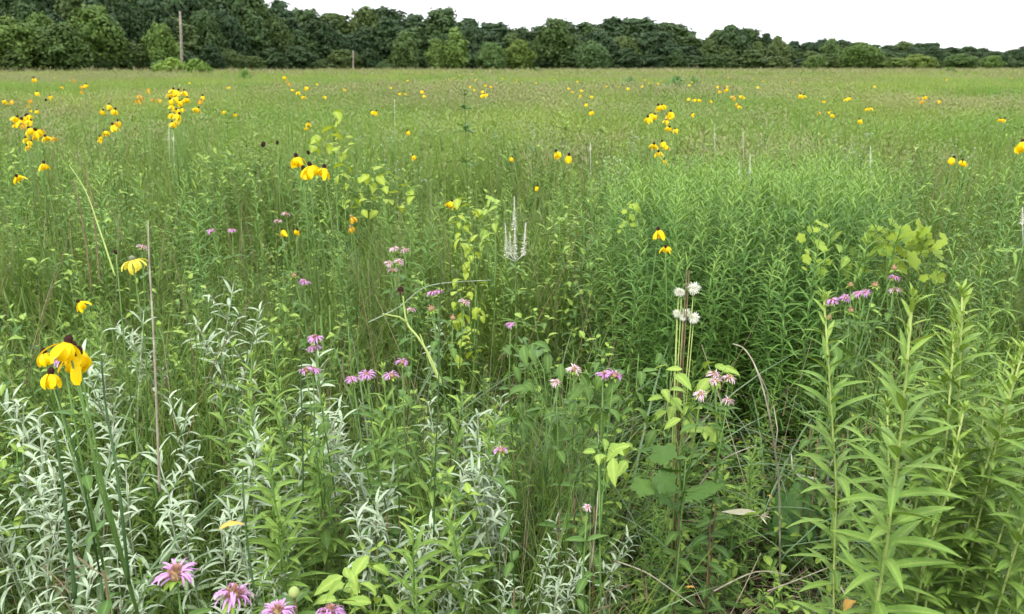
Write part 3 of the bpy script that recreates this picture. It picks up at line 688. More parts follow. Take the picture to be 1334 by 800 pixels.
def tree(px, ytop, D, Wm, c, label, ci=None, group=None, name='broadleaf_tree'):
    H = at(px, ytop, D).z; x = at(px, 88, D).x
    ci = random.randrange(9) if ci is None else ci; cme, tme, Wd = CR[ci]
    o = thing(name, (x, D, 0), label, 'tree', group, ru(0, 6.28))
    sz = H/10.6; sw = Wm/2/Wd
    cr_ = link('crown', cme, o, Matrix.Diagonal((sw, sw, sz, 1))); cr_.color = (*c, 1)
    link('trunk', tme, o, Matrix.Diagonal((sw, sw, sz, 1)))
def Dist(px): return float(np.interp(px, [-150, 0, 250, 450, 667, 900, 1334, 1500], [140, 150, 175, 235, 255, 275, 300, 310]))
top = [(-150,-60),(-80,-55),(0,-50),(60,-45),(120,-42),(180,-34),(240,-26),(300,-14),(350,-6),(385,1),(410,10),(440,13),(475,12),(505,7),(540,16),(570,12),(600,18),(628,26),(652,22),(680,34),(705,32),
 (735,22),(765,26),(790,24),(812,11),(838,28),(866,32),(885,44),(905,52),(925,42),(948,28),(968,33),(990,42),(1015,50),(1045,52),(1080,50),(1110,55),(1140,58),(1170,54),(1195,53),(1225,58),(1255,60),(1285,62),(1310,64),(1340,60),(1380,62),(1430,60)]
tx = [a for a, b in top]; tyy = [b for a, b in top]
def seg_label(px):
    return ('in the tall wood at the far left' if px < 200 else 'in the wood between the two bare poles' if px < 470 else 'in the wood right of the short pole' if px < 700 else
            'in the highest middle clump of the tree line' if px < 890 else 'in the lower tree line right of the notch' if px < 1060 else 'in the low tree line at the far right')
def tone(k): return [(.55, .66, .68), (.8, .9, .8), (1.15, 1.12, .95), (.64, .74, .9)][k]
TN = ['very dark green', 'dark green', 'mid green', 'bluish dark green']
px = -150
while px < 1450:       # back row follows the skyline
    D = Dist(px)+ru(12, 25); yt = float(np.interp(px, tx, tyy)); k = random.choice([0, 0, 1, 2, 3])
    wpx = ru(46, 84)*(1 if px < 900 else .62)
    tree(px, yt+ru(-2, 3), D, wpx/F*D*1.25, tone(k), '%s tall back tree %s' % (TN[k], twhere(px)), group='back row trees of the woodland edge')
    px += wpx*.52
px = -140
while px < 1440:       # middle row
    D = Dist(px)+ru(2, 8); yt = float(np.interp(px, tx, tyy)); yt = yt+(88-yt)*ru(.15, .45); k = random.choice([0, 1, 1, 2, 3])
    wpx = ru(42, 62)*(1 if px < 900 else .62)
    tree(px, yt, D, wpx/F*D*1.2, tone(k), '%s rounded middle-row tree %s' % (TN[k], twhere(px)), group='middle row trees of the woodland edge')
    px += wpx*.6
px = -140
while px < 1440:       # low edge row
    D = Dist(px)-ru(3, 9); yt = ru(52, 74) if px < 420 else ru(62, 80); k = random.choice([0, 1, 2])
    wpx = ru(26, 46)
    tree(px, yt, D, wpx/F*D*1.2, tone(k), '%s low field-edge tree %s' % (TN[k], twhere(px)), group='low trees along the field edge')
    px += wpx*.75
LT = (2.3, 2.1, 1.6)
for (px, yt, wpx, dd, c, lab, ci) in [
  (528, 38, 34, -16, (1.25, 1.3, 1.1), 'mid green rounded tree just right of the short pole', 4),
  (594, 36, 38, -22, (1.75, 1.8, 1.2), 'bright green cone-shaped tree right of the short pole', 6),
  (570, 48, 26, -20, (1.6, 1.65, 1.1), 'small bright tree leaning against the cone-shaped one', 4),
  (640, 55, 40, -20, (1.35, 1.5, 1.3), 'round grey-green tree between two bright trees', 5),
  (677, 50, 36, -19, (1.9, 1.75, 1.0), 'yellowish olive tree at the middle of the tree line', 4),
  (772, 52, 42, -22, (1.15, 1.3, 1.3), 'rounded dark green tree standing forward in the middle', 2),
  (722, 26, 56, -4, (1.1, 1.15, .9), 'broad green tree left of the highest crown', 0),
  (500, 80, 22, -25, (1.1, 1.2, 1.1), 'tiny round bush-like tree right of the short pole', 2),
  (1120, 54, 52, -24, (1.3, 1.4, .9), 'big rounded mid green tree in the far right line', 2),
  (1060, 72, 30, -26, (1.25, 1.35, .9), 'small green tree left of the big rounded one', 5),
  (1195, 70, 46, -30, (2.0, 1.9, 1.1), 'light yellow-green spreading tree at far right', 2),
  (1165, 76, 40, -31, (1.8, 1.75, 1.1), 'low light green tree left of the spreading one', 0),
  (1290, 72, 30, -28, (1.4, 1.5, 1.0), 'small mid green tree near the right edge of the line', 5),
  (1250, 70, 44, -26, (1.2, 1.3, .9), 'mid green tree right of the light spreading tree', 2),
  (215, 28, 40, -8, (1.7, 1.75, 1.1), 'brighter green tree behind the tall pole', 4),
  (130, 10, 70, -4, (1.6, 1.6, 1.0), 'lighter mid green crown at the upper left', 0),
  (20, 20, 80, -5, (1.5, 1.55, 1.0), 'mid green crown at the upper left corner', 2),
  (85, 30, 70, -9, (1.2, 1.25, .9), 'dense green tree low in the left wood', 5),
  (60, 12, 60, 0, (1.4, 1.45, .95), 'tall mid green crown behind the low left trees', 1),
  (948, 30, 50, 6, (.75, .85, .9), 'pointed dark crown at the right of the notch', 1),
  (1010, 44, 22, 4, (1.4, 1.3, 1.2), 'pale airy crown standing above the right line', 1),
  (1080, 50, 30, 6, (1.5, 1.5, 1.25), 'pale crown poking above the far right line', 7)]:
    D = Dist(px)+dd; tree(px, yt, D, wpx/F*D*1.15, c, lab, ci)
# dead brushy tree in the left wood
D = 158; x = (165-667)/F*D; o = thing('bare_brushy_tree', (x, D, 0), 'grey leafless brushy tree in the left wood', 'tree')
out = [tube([(0, 0, 0), (.1, 0, 3.5), (0, 0, 6)], .25, .15, 6, 'pole')]
for i in range(130):
    a = ru(0, 6.3); z = ru(1.5, 7.5); l = ru(.8, 2.6); out.append(tube([(0, 0, z*.85), (math.cos(a)*l*.5, math.sin(a)*l*.5, z+l*.3), (math.cos(a)*l+ru(-.5, .5), math.sin(a)*l, z+l*ru(.3, .9))], .05, .015, 4, 'bark', .2))
link('trunk', mesh('trunk', out), o)
# field-edge shrubs
for (px, yt, wpx, Ds, c, lab) in [(224, 76, 46, 112, (2.3, 2.3, 1.1), 'bright green shrub at the foot of the tall pole'), (256, 77, 40, 113, (2.1, 2.2, 1.1), 'bright green shrub just right of the tall pole foot'),
  (207, 80, 26, 114, (1.9, 2.0, 1.1), 'small bright shrub left of the tall pole foot'), (318, 92, 20, 60, (2.2, 2.5, 1.6), 'small dull green bush in the field under the left wood'),
  (883, 101, 40, 36, (2.2, 2.7, 2.2), 'dark grey-green bush in the far field right of centre'), (822, 102, 36, 37, (2.1, 2.5, 2.0), 'low dark bush in the far field left of its larger twin'), (905, 102, 24, 35, (2.1, 2.5, 2.0), 'small bush clinging to the dark far-field bush'),
  (1240, 88, 16, 120, (1.8, 1.9, .9), 'tiny bright bush before the far right trees'), (700, 88, 20, 150, (1.3, 1.4, 1), 'tiny green bush before the middle trees')]:
    H = at(px, yt, Ds).z; x = at(px, 88, Ds).x
    o = thing('field_shrub', (x, Ds, 0), lab, 'shrub', None, ru(0, 6))
    cr_ = link('crown', SH[random.randrange(4)], o, Matrix.Diagonal((wpx/F*Ds/4.2, wpx/F*Ds/4.2, H/3.1, 1))); cr_.color = (*c, 1)
# poles
def pole(px, ytop, D, r, label, tilt):
    H = at(px, ytop, D).z; x = at(px, 88, D).x
    o = thing('utility_pole', (x, D, 0), label, 'pole', None, 0, 1, (0, tilt))
    link('shaft', mesh('shaft', [tube([(0, 0, -.2), (0, 0, H*.33), (.03, 0, H*.66), (0, 0, H)], r, r*.62, 12, 'pole', .02)]), o)
    link('cap', mesh('cap', [tube([(0, 0, H), (0, 0, H+.12)], r*.66, r*.2, 10, 'steel')]), o)
    link('bracket', mesh('bracket', [tube([(0, -.02, H-.5), (0, -.3, H-.5)], .05, .04, 6, 'steel'), tube([(0, -.3, H-.52), (0, -.3, H-.3)], .06, .04, 6, 'steel')]), o)
pole(236, 15, 128, .24, 'tall bare weathered pole before the left wood', .08)
pole(460, 66, 205, .22, 'short distant grey pole at the foot of the wood', .035)

# ------------------------------------------------------------------ flowers
def cone_head(near, petals=9, mat='yellow', cone='cone', plen=.044, seed=0, dr=0):
    """grey-headed coneflower: upright cone, drooping petals; returns (parts) with cone as the head's own mesh"""
    rr = random.Random(seed); subs = []
    cm = [ball(.0078, .0105, cone, 9, 7, .006, .06)]
    if cone != 'cone': cm = [ball(.009, .009, cone, 9, 6, .005, .05)]
    ps = []
    for i in range(petals):
        if rr.random() < .08: continue
        a = 2*pi*i/petals+rr.uniform(-.25, .25)
        ps.append((K[mat][rr.randrange(4)], mats((-.006*math.sin(a), .006*math.cos(a), 0), a, rr.uniform(-.75, -.1)+dr, rr.uniform(-.3, .3), plen*rr.uniform(.85, 1.1))))
    return cm, ps
HEADC = {}
def get_cone(near, key):
    k = (near, key)
    if k not in HEADC:
        mat, cone = {'y': ('yellow', 'cone'), 'g': ('pale', 'conegrey'), 'f': ('faded', 'tan')}[key[0]]
        cm, ps = cone_head(near, {'y': 10, 'g': 12, 'f': 7}[key[0]]-(key[1] % 3), mat, cone, seed=key[1], dr=.35 if key[0] == 'g' else 0)
        if near: HEADC[k] = ('cone', mesh('cone', cm), [('petal', leafmesh(p, 'petal'), m) for p, m in ps])
        else: HEADC[k] = ('one', mesh('flower head', cm+[xf(p, m) for p, m in ps]), [])
    return HEADC[k]
CUP = mesh('calyx', [ball(.004, .003, 'stem', 7, 4, -.002)])
def coneflower(heads, Y, label, group=None, near=False, s=1.0, bare=(), key='y', stemmat='stem', base=None, leaves=True):
    pts_ = [at(px, py, Y+dy) for px, py, dy in [(h[0], h[1], h[2] if len(h) > 2 else 0) for h in heads]]
    bx = base[0] if base else sum(p.x for p in pts_)/len(pts_)+ru(-.06, .06); by_ = base[1] if base else sum(p.y for p in pts_)/len(pts_)+ru(-.05, .05)
    o = thing('coneflower_plant', (bx, by_, 0), label, 'coneflower', group)
    B = Vector((bx, by_, 0)); st = []; fl = []; fork = Vector((0, 0, min(p.z for p in pts_)*.55))
    st.append(tube([(0, 0, 0), (ru(-.01, .01), ru(-.01, .01), fork.z*.5), tuple(fork)], .0032, .0025, 5, stemmat))
    for i, p in enumerate(pts_):
        q = p-B; m1 = fork.lerp(q, .5)+Vector((0, 0, .04))*(1 if len(pts_) > 1 else 0)+Vector((ru(-.015, .015), ru(-.01, .01), 0))
        st.append(tube([tuple(fork), tuple(m1), tuple(q)], .0022, .0015, 5, stemmat))
    if leaves and Y < 9:
        for j in range(14):
            z = ru(.15, .75); fl.append((rc(K['gold']), mats((0, 0, z*fork.z), ru(0, 6.3), ru(.2, .9), 0, ru(.06, .11))))
    link('stem', mesh('stem', st), o)
    if fl: link('foliage', mesh('foliage', [xf(a, b) for a, b in fl]), o, None, 'stuff')
    for i, p in enumerate(pts_):
        q = p-B; rot = Euler((ru(-.5, .5), ru(-.5, .5), ru(0, 6.3))).to_matrix().to_4x4()
        m = Matrix.Translation(q) @ rot @ Matrix.Scale(s*ru(.9, 1.1), 4)
        if i in bare:
            link('seed_head', BARE, o, m); continue
        knd, me, ps = get_cone(near, (key, random.randrange(4)))
        if knd == 'one': link('flower_head', me, o, m)
        else:
            hh = link('flower_head', CUP, o, m); link('cone', me, hh)
            for nm, pm_, mm_ in ps: link(nm, pm_, hh, mm_)
    return o
BARE = mesh('seed head', [ball(.0085, .011, 'cone', 8, 6, .006, .08)])
# the nearest cluster at the left
coneflower([(88,447,-.02),(101,462,0),(96,455,.03)], 1.12, 'large bright yellow coneflowers with drooping petals at the left edge', near=True, s=.84, base=(at(92,455,1.12).x+.02, 1.16), key='y')
coneflower([(66,487)], 1.45, 'small yellow coneflower with few petals on a dark stem, under the large ones', near=True, s=.82, stemmat='stemd')
coneflower([(57,460)], 1.5, 'half-bare yellow coneflower left of the large ones', near=True, s=.72)
coneflower([(173,339)], 1.95, 'single coneflower with grey cone and pale yellow petals on a tall stem', near=True, s=.95, key='g')
coneflower([(151,330)], 2.1, 'unopened grey coneflower button left of the pale one', near=True, s=.6, bare=(0,))
coneflower([(103,394)], 2.6, 'small orange-yellow coneflower in the grass above the large ones', near=True, s=.85)
D4 = [('leftmost', 386, 205), ('second from left and lowest', 396, 221), ('third', 404, 216), ('rightmost', 422, 219)]
for nm_, px, py in D4: coneflower([(px, py)], 2.9+ru(-.05, .05), '%s coneflower of the group of four in mid field' % nm_, 'four coneflowers in mid field', near=True, s=.95)
coneflower([(402,200)], 2.95, 'dark bare coneflower head above the group of four', near=True, bare=(0,), s=.8)
coneflower([(342,190)], 3.4, 'dark bare seed head, left of two near the group of four', bare=(0,), s=1.1)
coneflower([(361,187)], 3.5, 'dark bare seed head, right of two near the group of four', bare=(0,), s=.9)
coneflower([(725,198)], 4.0, 'left coneflower of the pair in the middle of the field', near=True, s=1.0)
coneflower([(741,203)], 4.0, 'right coneflower of the pair in the middle of the field', near=True, s=1.0)
coneflower([(858,300)], 2.8, 'upper coneflower at the left edge of the dense green stand', near=True, s=.8)
coneflower([(867,322)], 2.75, 'lower coneflower at the left edge of the dense green stand', near=True, s=.75)
coneflower([(1332,186)], 3.3, 'coneflower cut by the right edge of the picture', near=True, s=1.1)
coneflower([(1242,206)], 3.9, 'left coneflower of the pair above the lime vine', near=True, s=.95)
coneflower([(1254,210)], 4.0, 'right coneflower of the pair above the lime vine', s=.8)
coneflower([(967,238)], 4.2, 'lone small coneflower left of the lime vine in the green field', s=.75)
coneflower([(367,300)], 3.6, 'dull yellow coneflower beside the lilac flowers left of centre', s=.8)
coneflower([(387,300)], 3.6, 'small bright coneflower right of its dull neighbour', s=.6)
coneflower([(458,283),(457,296)], 3.2, key='f', label= 'wilted orange-brown coneflowers on one stem left of centre', s=.75)
coneflower([(588,263)], 3.6, 'small yellow coneflower left of the white spires', s=.7)
coneflower([(667,205),(700,243)], 4.4, 'faint yellow coneflowers left of the mid field pair', s=.6)
coneflower([(531,171)], 5.5, 'small coneflower with dark cone left of the dark upright forb', s=.8)
coneflower([(538,203)], 5.0, 'tiny yellow coneflower low in the field left of centre', s=.7)
coneflower([(57,213)], 3.6, 'lone coneflower below the dense left cluster', near=True, s=.9)
coneflower([(22,230)], 3.6, 'coneflower nearest the left edge below the dense cluster', near=True, s=.8)
coneflower([(60,131)], 6, 'dark bare seed head above the dense left cluster', bare=(0,), s=1)
CL = [
 (4.3, 'dense yellow coneflower cluster at the far left', [(22,153),(28,156),(34,152),(40,157),(36,150),(46,176),(40,184),(33,180),(50,170),(59,178),(70,178),(35,190),(47,170),(28,162),(38,168)]),
 (5.2, 'loose coneflowers right of the dense left cluster', [(150,160),(147,163),(153,158),(134,144),(142,137),(150,143),(130,178),(136,171)]),
 (5.2, 'big dense coneflower cluster left of the tall pole', [(222,130),(228,126),(226,138),(234,132),(230,143),(238,130),(222,148),(233,149),(224,160),(231,157),(244,128),(220,122),(226,117),(232,118),(240,119),(264,125),(262,130),(258,141),(237,141)]),
 (6.5, 'faded orange coneflowers left of the big cluster', [(192,116),(186,128),(178,130),(200,129),(207,130),(182,124)]),
 (7.0, 'small coneflowers scattered at the upper left', [(44,102),(48,120),(108,112),(112,110),(106,118),(65,125),(94,104),(40,130),(38,137),(5,131),(15,131),(48,144),(40,143),(290,145),(306,148),(18,162)]),
 (8.0, 'small coneflowers below the woods left of centre', [(388,119),(396,125),(400,113),(374,105),(372,100),(424,125),(402,160),(400,166),(376,108)]),
 (4.8, 'loose coneflower cluster right of centre', [(848,148),(844,153),(853,150),(858,138),(863,137),(870,150),(874,146),(868,157),(880,168),(872,166)]),
 (4.8, 'coneflowers hanging below the right-of-centre cluster', [(863,185),(858,198),(866,208),(852,188),(868,190)]),
 (7.0, 'small coneflower pair left of the right-of-centre cluster', [(770,145),(764,135)]),
 (7.5, 'small coneflowers far in the field at the right', [(1047,124),(1043,123),(1073,131),(1107,127),(1102,128),(1120,156),(1135,140),(1128,141),(1195,127),(1203,131),(1204,126),(1225,131),(1303,155),(1308,155)]),
 (8.5, 'small coneflowers far in the field right of centre', [(957,126),(965,124),(970,126),(927,131),(905,129),(912,129),(964,138),(960,135),(938,118),(945,116),(1080,145),(1086,149),(1067,146),(902,148)]),
 (6.5, 'yellow coneflowers clumped at mid left of centre', [(484,145),(490,145),(566-436,181)]),
 (9.0, 'small orange coneflowers in the centre of the far field', [(630,123),(634,122),(628,118),(632,110),(640,112),(550,118),(612,112),(520,121)]),
]
for Y, lab, hs in CL:
    for i in range(0, len(hs), 1):
        px, py = hs[i]; coneflower([(px, py)], Y*ru(.92, 1.12), ('topmost of ' if (px, py) == min(hs, key=lambda q: q[1]) else 'lowest of ' if (px, py) == max(hs, key=lambda q: q[1]) else 'leftmost of ' if px == min(q[0] for q in hs) else 'rightmost of ' if px == max(q[0] for q in hs) else 'one of ')+lab, lab, near=False, s=ru(.65, 1.0), leaves=(Y < 5.5), key='f' if (random.random() < .16 or 'faded' in lab) else 'y')
# farther ones, single meshes
FARC = []
for k in range(4):
    cm, ps = cone_head(False, 9, 'yellow', 'cone', seed=40+k)
    hd = [xf(pc, Matrix.Translation((0, 0, 1.2)) @ Matrix.Scale(1.05, 4)) for pc in cm+[xf(p, m) for p, m in ps]]
    FARC.append(mesh('coneflower plant', [tube([(0, 0, 0), (.02, 0, .6), (0, 0, 1.2)], .003, .002, 4, 'stem')]+hd))
FF = []
for _ in range(55):
    c = random.choice([(560, 90), (640, 50), (720, 70), (800, 60), (900, 60), (1000, 120), (460, 60), (120, 90), (1150, 120)])
    FF.append((c[0]+random.gauss(0, c[1]), 12+abs(random.gauss(0, 16))))
for px, Y in FF:
    if not -40 < px < 1380: continue
    x = at(px, 100, Y).x
    o = link('coneflower_plant', rc(FARC)); o.location = (x, Y, 0); o.rotation_euler = (0, 0, ru(0, 6)); o.scale = (1, 1, ru(.95, 1.08))
    tag(o, 'tiny %s coneflower in line %s' % ('far-off' if Y > 25 else 'distant', twhere(px).replace('at ', 'with ')), 'coneflower', 'tiny coneflowers in the distant field')

# bee balm
def bee_head(near, mat='lilac', seed=0, n=30, ctr='tan'):
    rr = random.Random(seed); cm = [ball(.009, .007, ctr, 9, 5, .001, .15)]; ps = []
    for i in range(9):
        cm.append(xf(K['forby'][i % 4], mats((0, 0, -.004), i*2.4, rr.uniform(-.1, .3), 0, .02)))
    for i in range(46 if near else 18):      # calyx tubes of the faded middle
        el = .35+1.2*rr.random(); a = rr.uniform(0, 6.3)
        cm.append(xf(leaf('ribbon', .28, droop=.2, fold=.8, segs=1, mat='tanleaf'), mats((0, 0, .001), a, el, 0, rr.uniform(.010, .0145))))
    lib = [leaf('ribbon', .20, droop=d, fold=.6, segs=4, mat=mat, p0=p, twist=t) for d, p, t in ((1.6, .5, .5), (2.2, .8, -.5), (1.2, .3, .8), (2.6, 1.0, 0))]
    gap = rr.uniform(0, 6.3)
    for i in range(n):
        a = i*2.4+rr.uniform(-.3, .3); el = .0+.75*(i/n)**1.3+rr.uniform(-.15, .25)
        if math.cos(a-gap) > .86: continue      # ragged: some petals gone
        ps.append((rc(lib), mats((-.007*math.sin(a)*math.cos(el), .007*math.cos(a)*math.cos(el), .001+.005*math.sin(el)), a, el, rr.uniform(-.4, .4), rr.uniform(.014, .023))))
    return cm, ps
BEE = {}
def get_bee(near, key, seed):
    k = (near, key, seed)
    if k not in BEE:
        cm, ps = bee_head(near, {'l': 'lilac', 'p': 'pink', 't': 'tan'}[key], seed, n={'l': 44, 'p': 34, 't': 0}[key])
        if near: BEE[k] = (mesh('centre', cm), [(leafmesh(p, 'petal'), m) for p, m in ps])
        else: BEE[k] = (mesh('flower head', cm+[xf(p, m) for p, m in ps]), [])
    return BEE[k]
def beebalm(heads, Y, label, key='l', near=False, s=1.0, group=None):
    P_ = [at(px, py, Y+ru(-.03, .03)) for px, py in heads]; bx = sum(p.x for p in P_)/len(P_)+ru(-.03, .03); by_ = Y+.03
    o = thing('bee_balm_plant', (bx, by_, 0), label, 'bee balm', group); B = Vector((bx, by_, 0)); st = []; fl = []
    fork = Vector((0, 0, min(p.z for p in P_)*.6)); st.append(tube([(0, 0, 0), (ru(-.01, .01), 0, fork.z*.5), tuple(fork)], .0028, .0022, 5, 'stemr'))
    for p in P_:
        q = p-B; mm = fork.lerp(q, .5)+Vector((ru(-.01, .01), 0, .01)); st.append(tube([tuple(fork), tuple(mm), tuple(q)], .002, .0016, 5, 'stem'))
        for j in range(3):
            b = fork.lerp(q, .2+.28*j); a = ru(0, 3)
            for t in (0, pi): fl.append((rc(K['forb']), mats(tuple(b), a+t, ru(0, .5), 0, .045)))
    for j in range(5):
        a = ru(0, 3)
        for t in (0, pi): fl.append((rc(K['forb']), mats((0, 0, fork.z*(.3+.15*j)), a+t, ru(-.1, .4), 0, .06)))
    link('stem', mesh('stem', st), o); link('foliage', mesh('foliage', [xf(a, b) for a, b in fl]), o, None, 'stuff')
    for p in P_:
        m = Matrix.Translation(p-B) @ Euler((ru(-.3, .2), ru(-.25, .25), ru(0, 6))).to_matrix().to_4x4() @ Matrix.Scale(s*ru(.92, 1.08), 4)
        me, ps = get_bee(near, key, random.randrange(3))
        hh = link('flower_head', me, o, m)
        for pm_, mm_ in ps: link('petal', pm_, hh, mm_)
beebalm([(230,750)], 1.0, 'largest lilac bee balm head at the bottom left', near=True, s=1.3)
beebalm([(303,778)], .98, 'lilac bee balm with brown centre and missing petals, second at the bottom', near=True, s=1.25)
beebalm([(362,799)], .96, 'lilac bee balm cut by the bottom edge right of the brown-centred one', near=True, s=1.1)
beebalm([(430,800)], .96, 'rightmost lilac bee balm cut by the bottom edge', near=True, s=1.0)
beebalm([(411,442),(410,455)], 1.75, 'two stacked lilac heads right of the tall silvery sage', near=True, s=.8)
beebalm([(399,484),(408,484)], 1.7, 'pair of lilac heads touching, below the stacked two', near=True, s=.75)
beebalm([(460,495)], 1.7, 'deep lilac head, leftmost of the row left of the forked stem', s=.75)
beebalm([(478,489)], 1.7, 'deep lilac round head, second of the row left of the forked stem', s=.8)
beebalm([(510,491)], 1.7, 'pale lilac head, third of the row left of the forked stem', s=.85)
beebalm([(524,473)], 1.8, 'small lilac head highest in the row by the forked stem', s=.75)
beebalm([(514,325),(528,327)], 2.7, 'pale lilac heads under a yellow-green leaf tuft', 'p', s=.85)
beebalm([(507,344),(520,342),(512,353)], 2.6, 'three pale lilac heads clustered left of centre', 'p', s=.8)
beebalm([(563,383),(571,381)], 2.3, 'bright lilac heads right of the dark drooping pod', s=.7)
beebalm([(605,395)], 2.2, 'small faded pink head in the middle', 'p', s=.75)
beebalm([(536,404)], 2.2, 'faded pinkish bee balm head beside the forked stem', 'p', s=.6)
beebalm([(665,424)], 2.05, 'small lilac head alone in the middle greenery', s=.7)
beebalm([(652,588)], 1.45, 'pinkish head nestled in the silvery sage at the middle', s=.65)
beebalm([(724,499)], 1.75, 'drooping pale lilac head at the middle', 'p', s=.65)
beebalm([(748,482)], 1.8, 'faded pink head left of the bright lilac pair', 'p', s=.8)
beebalm([(786,489),(800,490)], 1.75, 'bright lilac pair in the middle right', s=.85)
beebalm([(930,489),(932,498),(950,494)], 1.8, 'pale pink heads under the white fluffy flowers', 'p', s=.8)
beebalm([(913,515)], 1.75, 'pale pink head lowest left under the white fluffy flowers', 'p', s=.85)
beebalm([(948,523)], 1.75, 'small pale pink head lowest right under the white fluffy flowers', 'p', s=.7)
beebalm([(1085,393)], 2.15, 'pale lilac head left of the cluster below the lime vine', s=.8)
beebalm([(1102,389),(1118,384),(1128,382)], 2.15, 'cluster of three lilac heads below the lime vine', s=.75)
beebalm([(1165,363)], 2.1, 'bright lilac head highest below the lime vine', s=.75)
beebalm([(1166,379)], 2.1, 'faded pink head below the bright one near the lime vine', 'p', s=.75)
beebalm([(275,302),(303,301)], 2.9, 'two bright lilac heads in the left middle grass', s=.75)
beebalm([(185,323)], 2.6, 'pale lilac head left of the tall dry stem', 'p', s=.75)
beebalm([(362,289),(372,280)], 3.0, 'pale lilac heads beside the small yellow coneflowers', 'p', s=.8)
beebalm([(397,368)], 2.4, 'bright lilac head beside a cream tuft left of centre', s=.8)
beebalm([(383,360)], 2.4, 'cream faded tuft beside the bright lilac head', 't', s=.9)
beebalm([(83,470)], 1.3, 'lilac head half hidden behind the large coneflowers', s=.8)
beebalm([(562,403),(590,415)], 2.1, 'tan spent seed heads right of the forked stem', 't', s=.95)
beebalm([(1108,372),(1140,372),(1108,405),(1165,350)], 2.1, 'brownish spent heads among the lilac ones below the lime vine', 't', s=.9)
beebalm([(1080,414)], 2.1, 'single cream spent head left of the tall goldenrod', 't', s=.8)
beebalm([(765,662)], 1.35, 'tiny pink bud low in the middle', 'p', s=.5)

# white spires
def spires(Y, sp, label, s=1.0):
    B0 = at(sp[0][0], sp[0][1], Y); o = thing('white_spire_plant', (B0.x, Y, 0), label, 'culver root'); st = []; fl = []
    fork = at(sp[0][0]+1, sp[0][1]+(85 if len(sp) > 1 else 50), Y)-Vector((B0.x, Y, 0))
    st.append(tube([(0, 0, 0), (.01, 0, fork.z*.5), tuple(fork)], .003, .0025, 5, 'stem'))
    for k in range(5):
        for q in range(5): fl.append((rc(K['gold']), mats((0, 0, fork.z*(.45+.13*k)), q*1.257+k, ru(0, .4), 0, .085*s)))
    link('stem', mesh('stem', st), o); link('foliage', mesh('foliage', [xf(a, b) for a, b in fl]), o, None, 'stuff')
    for (px, py, lpx) in sp:
        tip = at(px, py, Y)-Vector((B0.x, Y, 0)); bot = at(px*.8+sp[0][0]*.2, py+lpx, Y)-Vector((B0.x, Y, 0)); pcs = [tube([tuple(fork), tuple(bot), tuple(bot.lerp(tip, .6)), tuple(tip)], .0022, .001, 5, 'white')]
        n_ = int(150*min(1, lpx/40))
        for i in range(n_):
            t = i/n_; b = bot.lerp(tip, t); pcs.append(xf(leaf('lance', .4, droop=.3, segs=2, mat='white'), mats(tuple(b), i*2.4, ru(-.2, .7), 0, .0165*(1-.8*t)*ru(.8, 1.2))))
        link('flower_spike', mesh('flower spike', pcs), o)
spires(3.1, [(670,256,42),(658,290,45),(685,290,42),(671,285,52),(664,302,30)], 'white candle-like flower spires, the most striking in the middle')
spires(3.1, [(1332,270,22)], 'single white spire cut by the right edge')
for i, (px, py, l, Y, lab) in enumerate([(1089,207,22,4.6,'single white spire in the field above the lime vine'), (1073,235,20,4.4,'small white spire lower left of the single one'), (1134,190,22,4.8,'slim white spire right of its taller neighbour'),
   (931,162,18,6,'faint white spire in the mid right field'), (968,168,18,6,'second faint white spire in the mid right field'), (514,128,12,8.5,'faint white spire in the far middle field'), (220,160,22,5.6,'faint white spire under the big coneflower cluster'), (226,168,16,5.5,'short white spire under the big coneflower cluster'), (977,200,26,4.9,'whitish feathery spire left of the lime vine field'), (963,212,22,4.8,'lower whitish feathery spire near its taller neighbour'), (769,185,12,5.8,'tiny white spire right of the coneflower pair')]):
    spires(Y, [(px, py, l)], lab, .8)
# white fluffy heads
o = thing('white_tuft_plant', (at(893,400,2.05).x, 2.05, 0), 'tall stems with white fluffy flower heads right of centre', 'wildflower'); B = Vector(o.location); st = []
for (px, py, s) in [(904,375,1), (884,380,.75), (888,381,.6), (894,407,.7), (904,414,.9), (882,408,.7), (890,413,.6)]:
    q = at(px, py, 2.05+ru(-.03, .03))-B; st.append(tube([(ru(-.02, .02), 0, 0), (q.x*.7, 0, q.z*.6), tuple(q)], .002, .0013, 5, 'stemy'))
    pcs = [ball(.006, .006, 'white', 8, 5)]
    for i in range(110): pcs.append(xf(leaf('lance', .2, droop=.5, segs=2, mat='white'), mats((0, 0, 0), i*2.4, math.asin(max(-1, min(1, -0.7+1.7*i/110))), 0, .0165*ru(.8, 1.15))))
    link('flower_head', mesh('flower head', pcs), o, Matrix.Translation(q) @ Matrix.Scale(s*1.25, 4))
for px in (895, 898): q = at(px, 352, 2.05)-B; st.append(tube([(ru(-.02, .02), 0, 0), (q.x, 0, q.z*.6), tuple(q)], .003, .0015, 5, 'stemr'))
link('stem', mesh('stem', st), o)

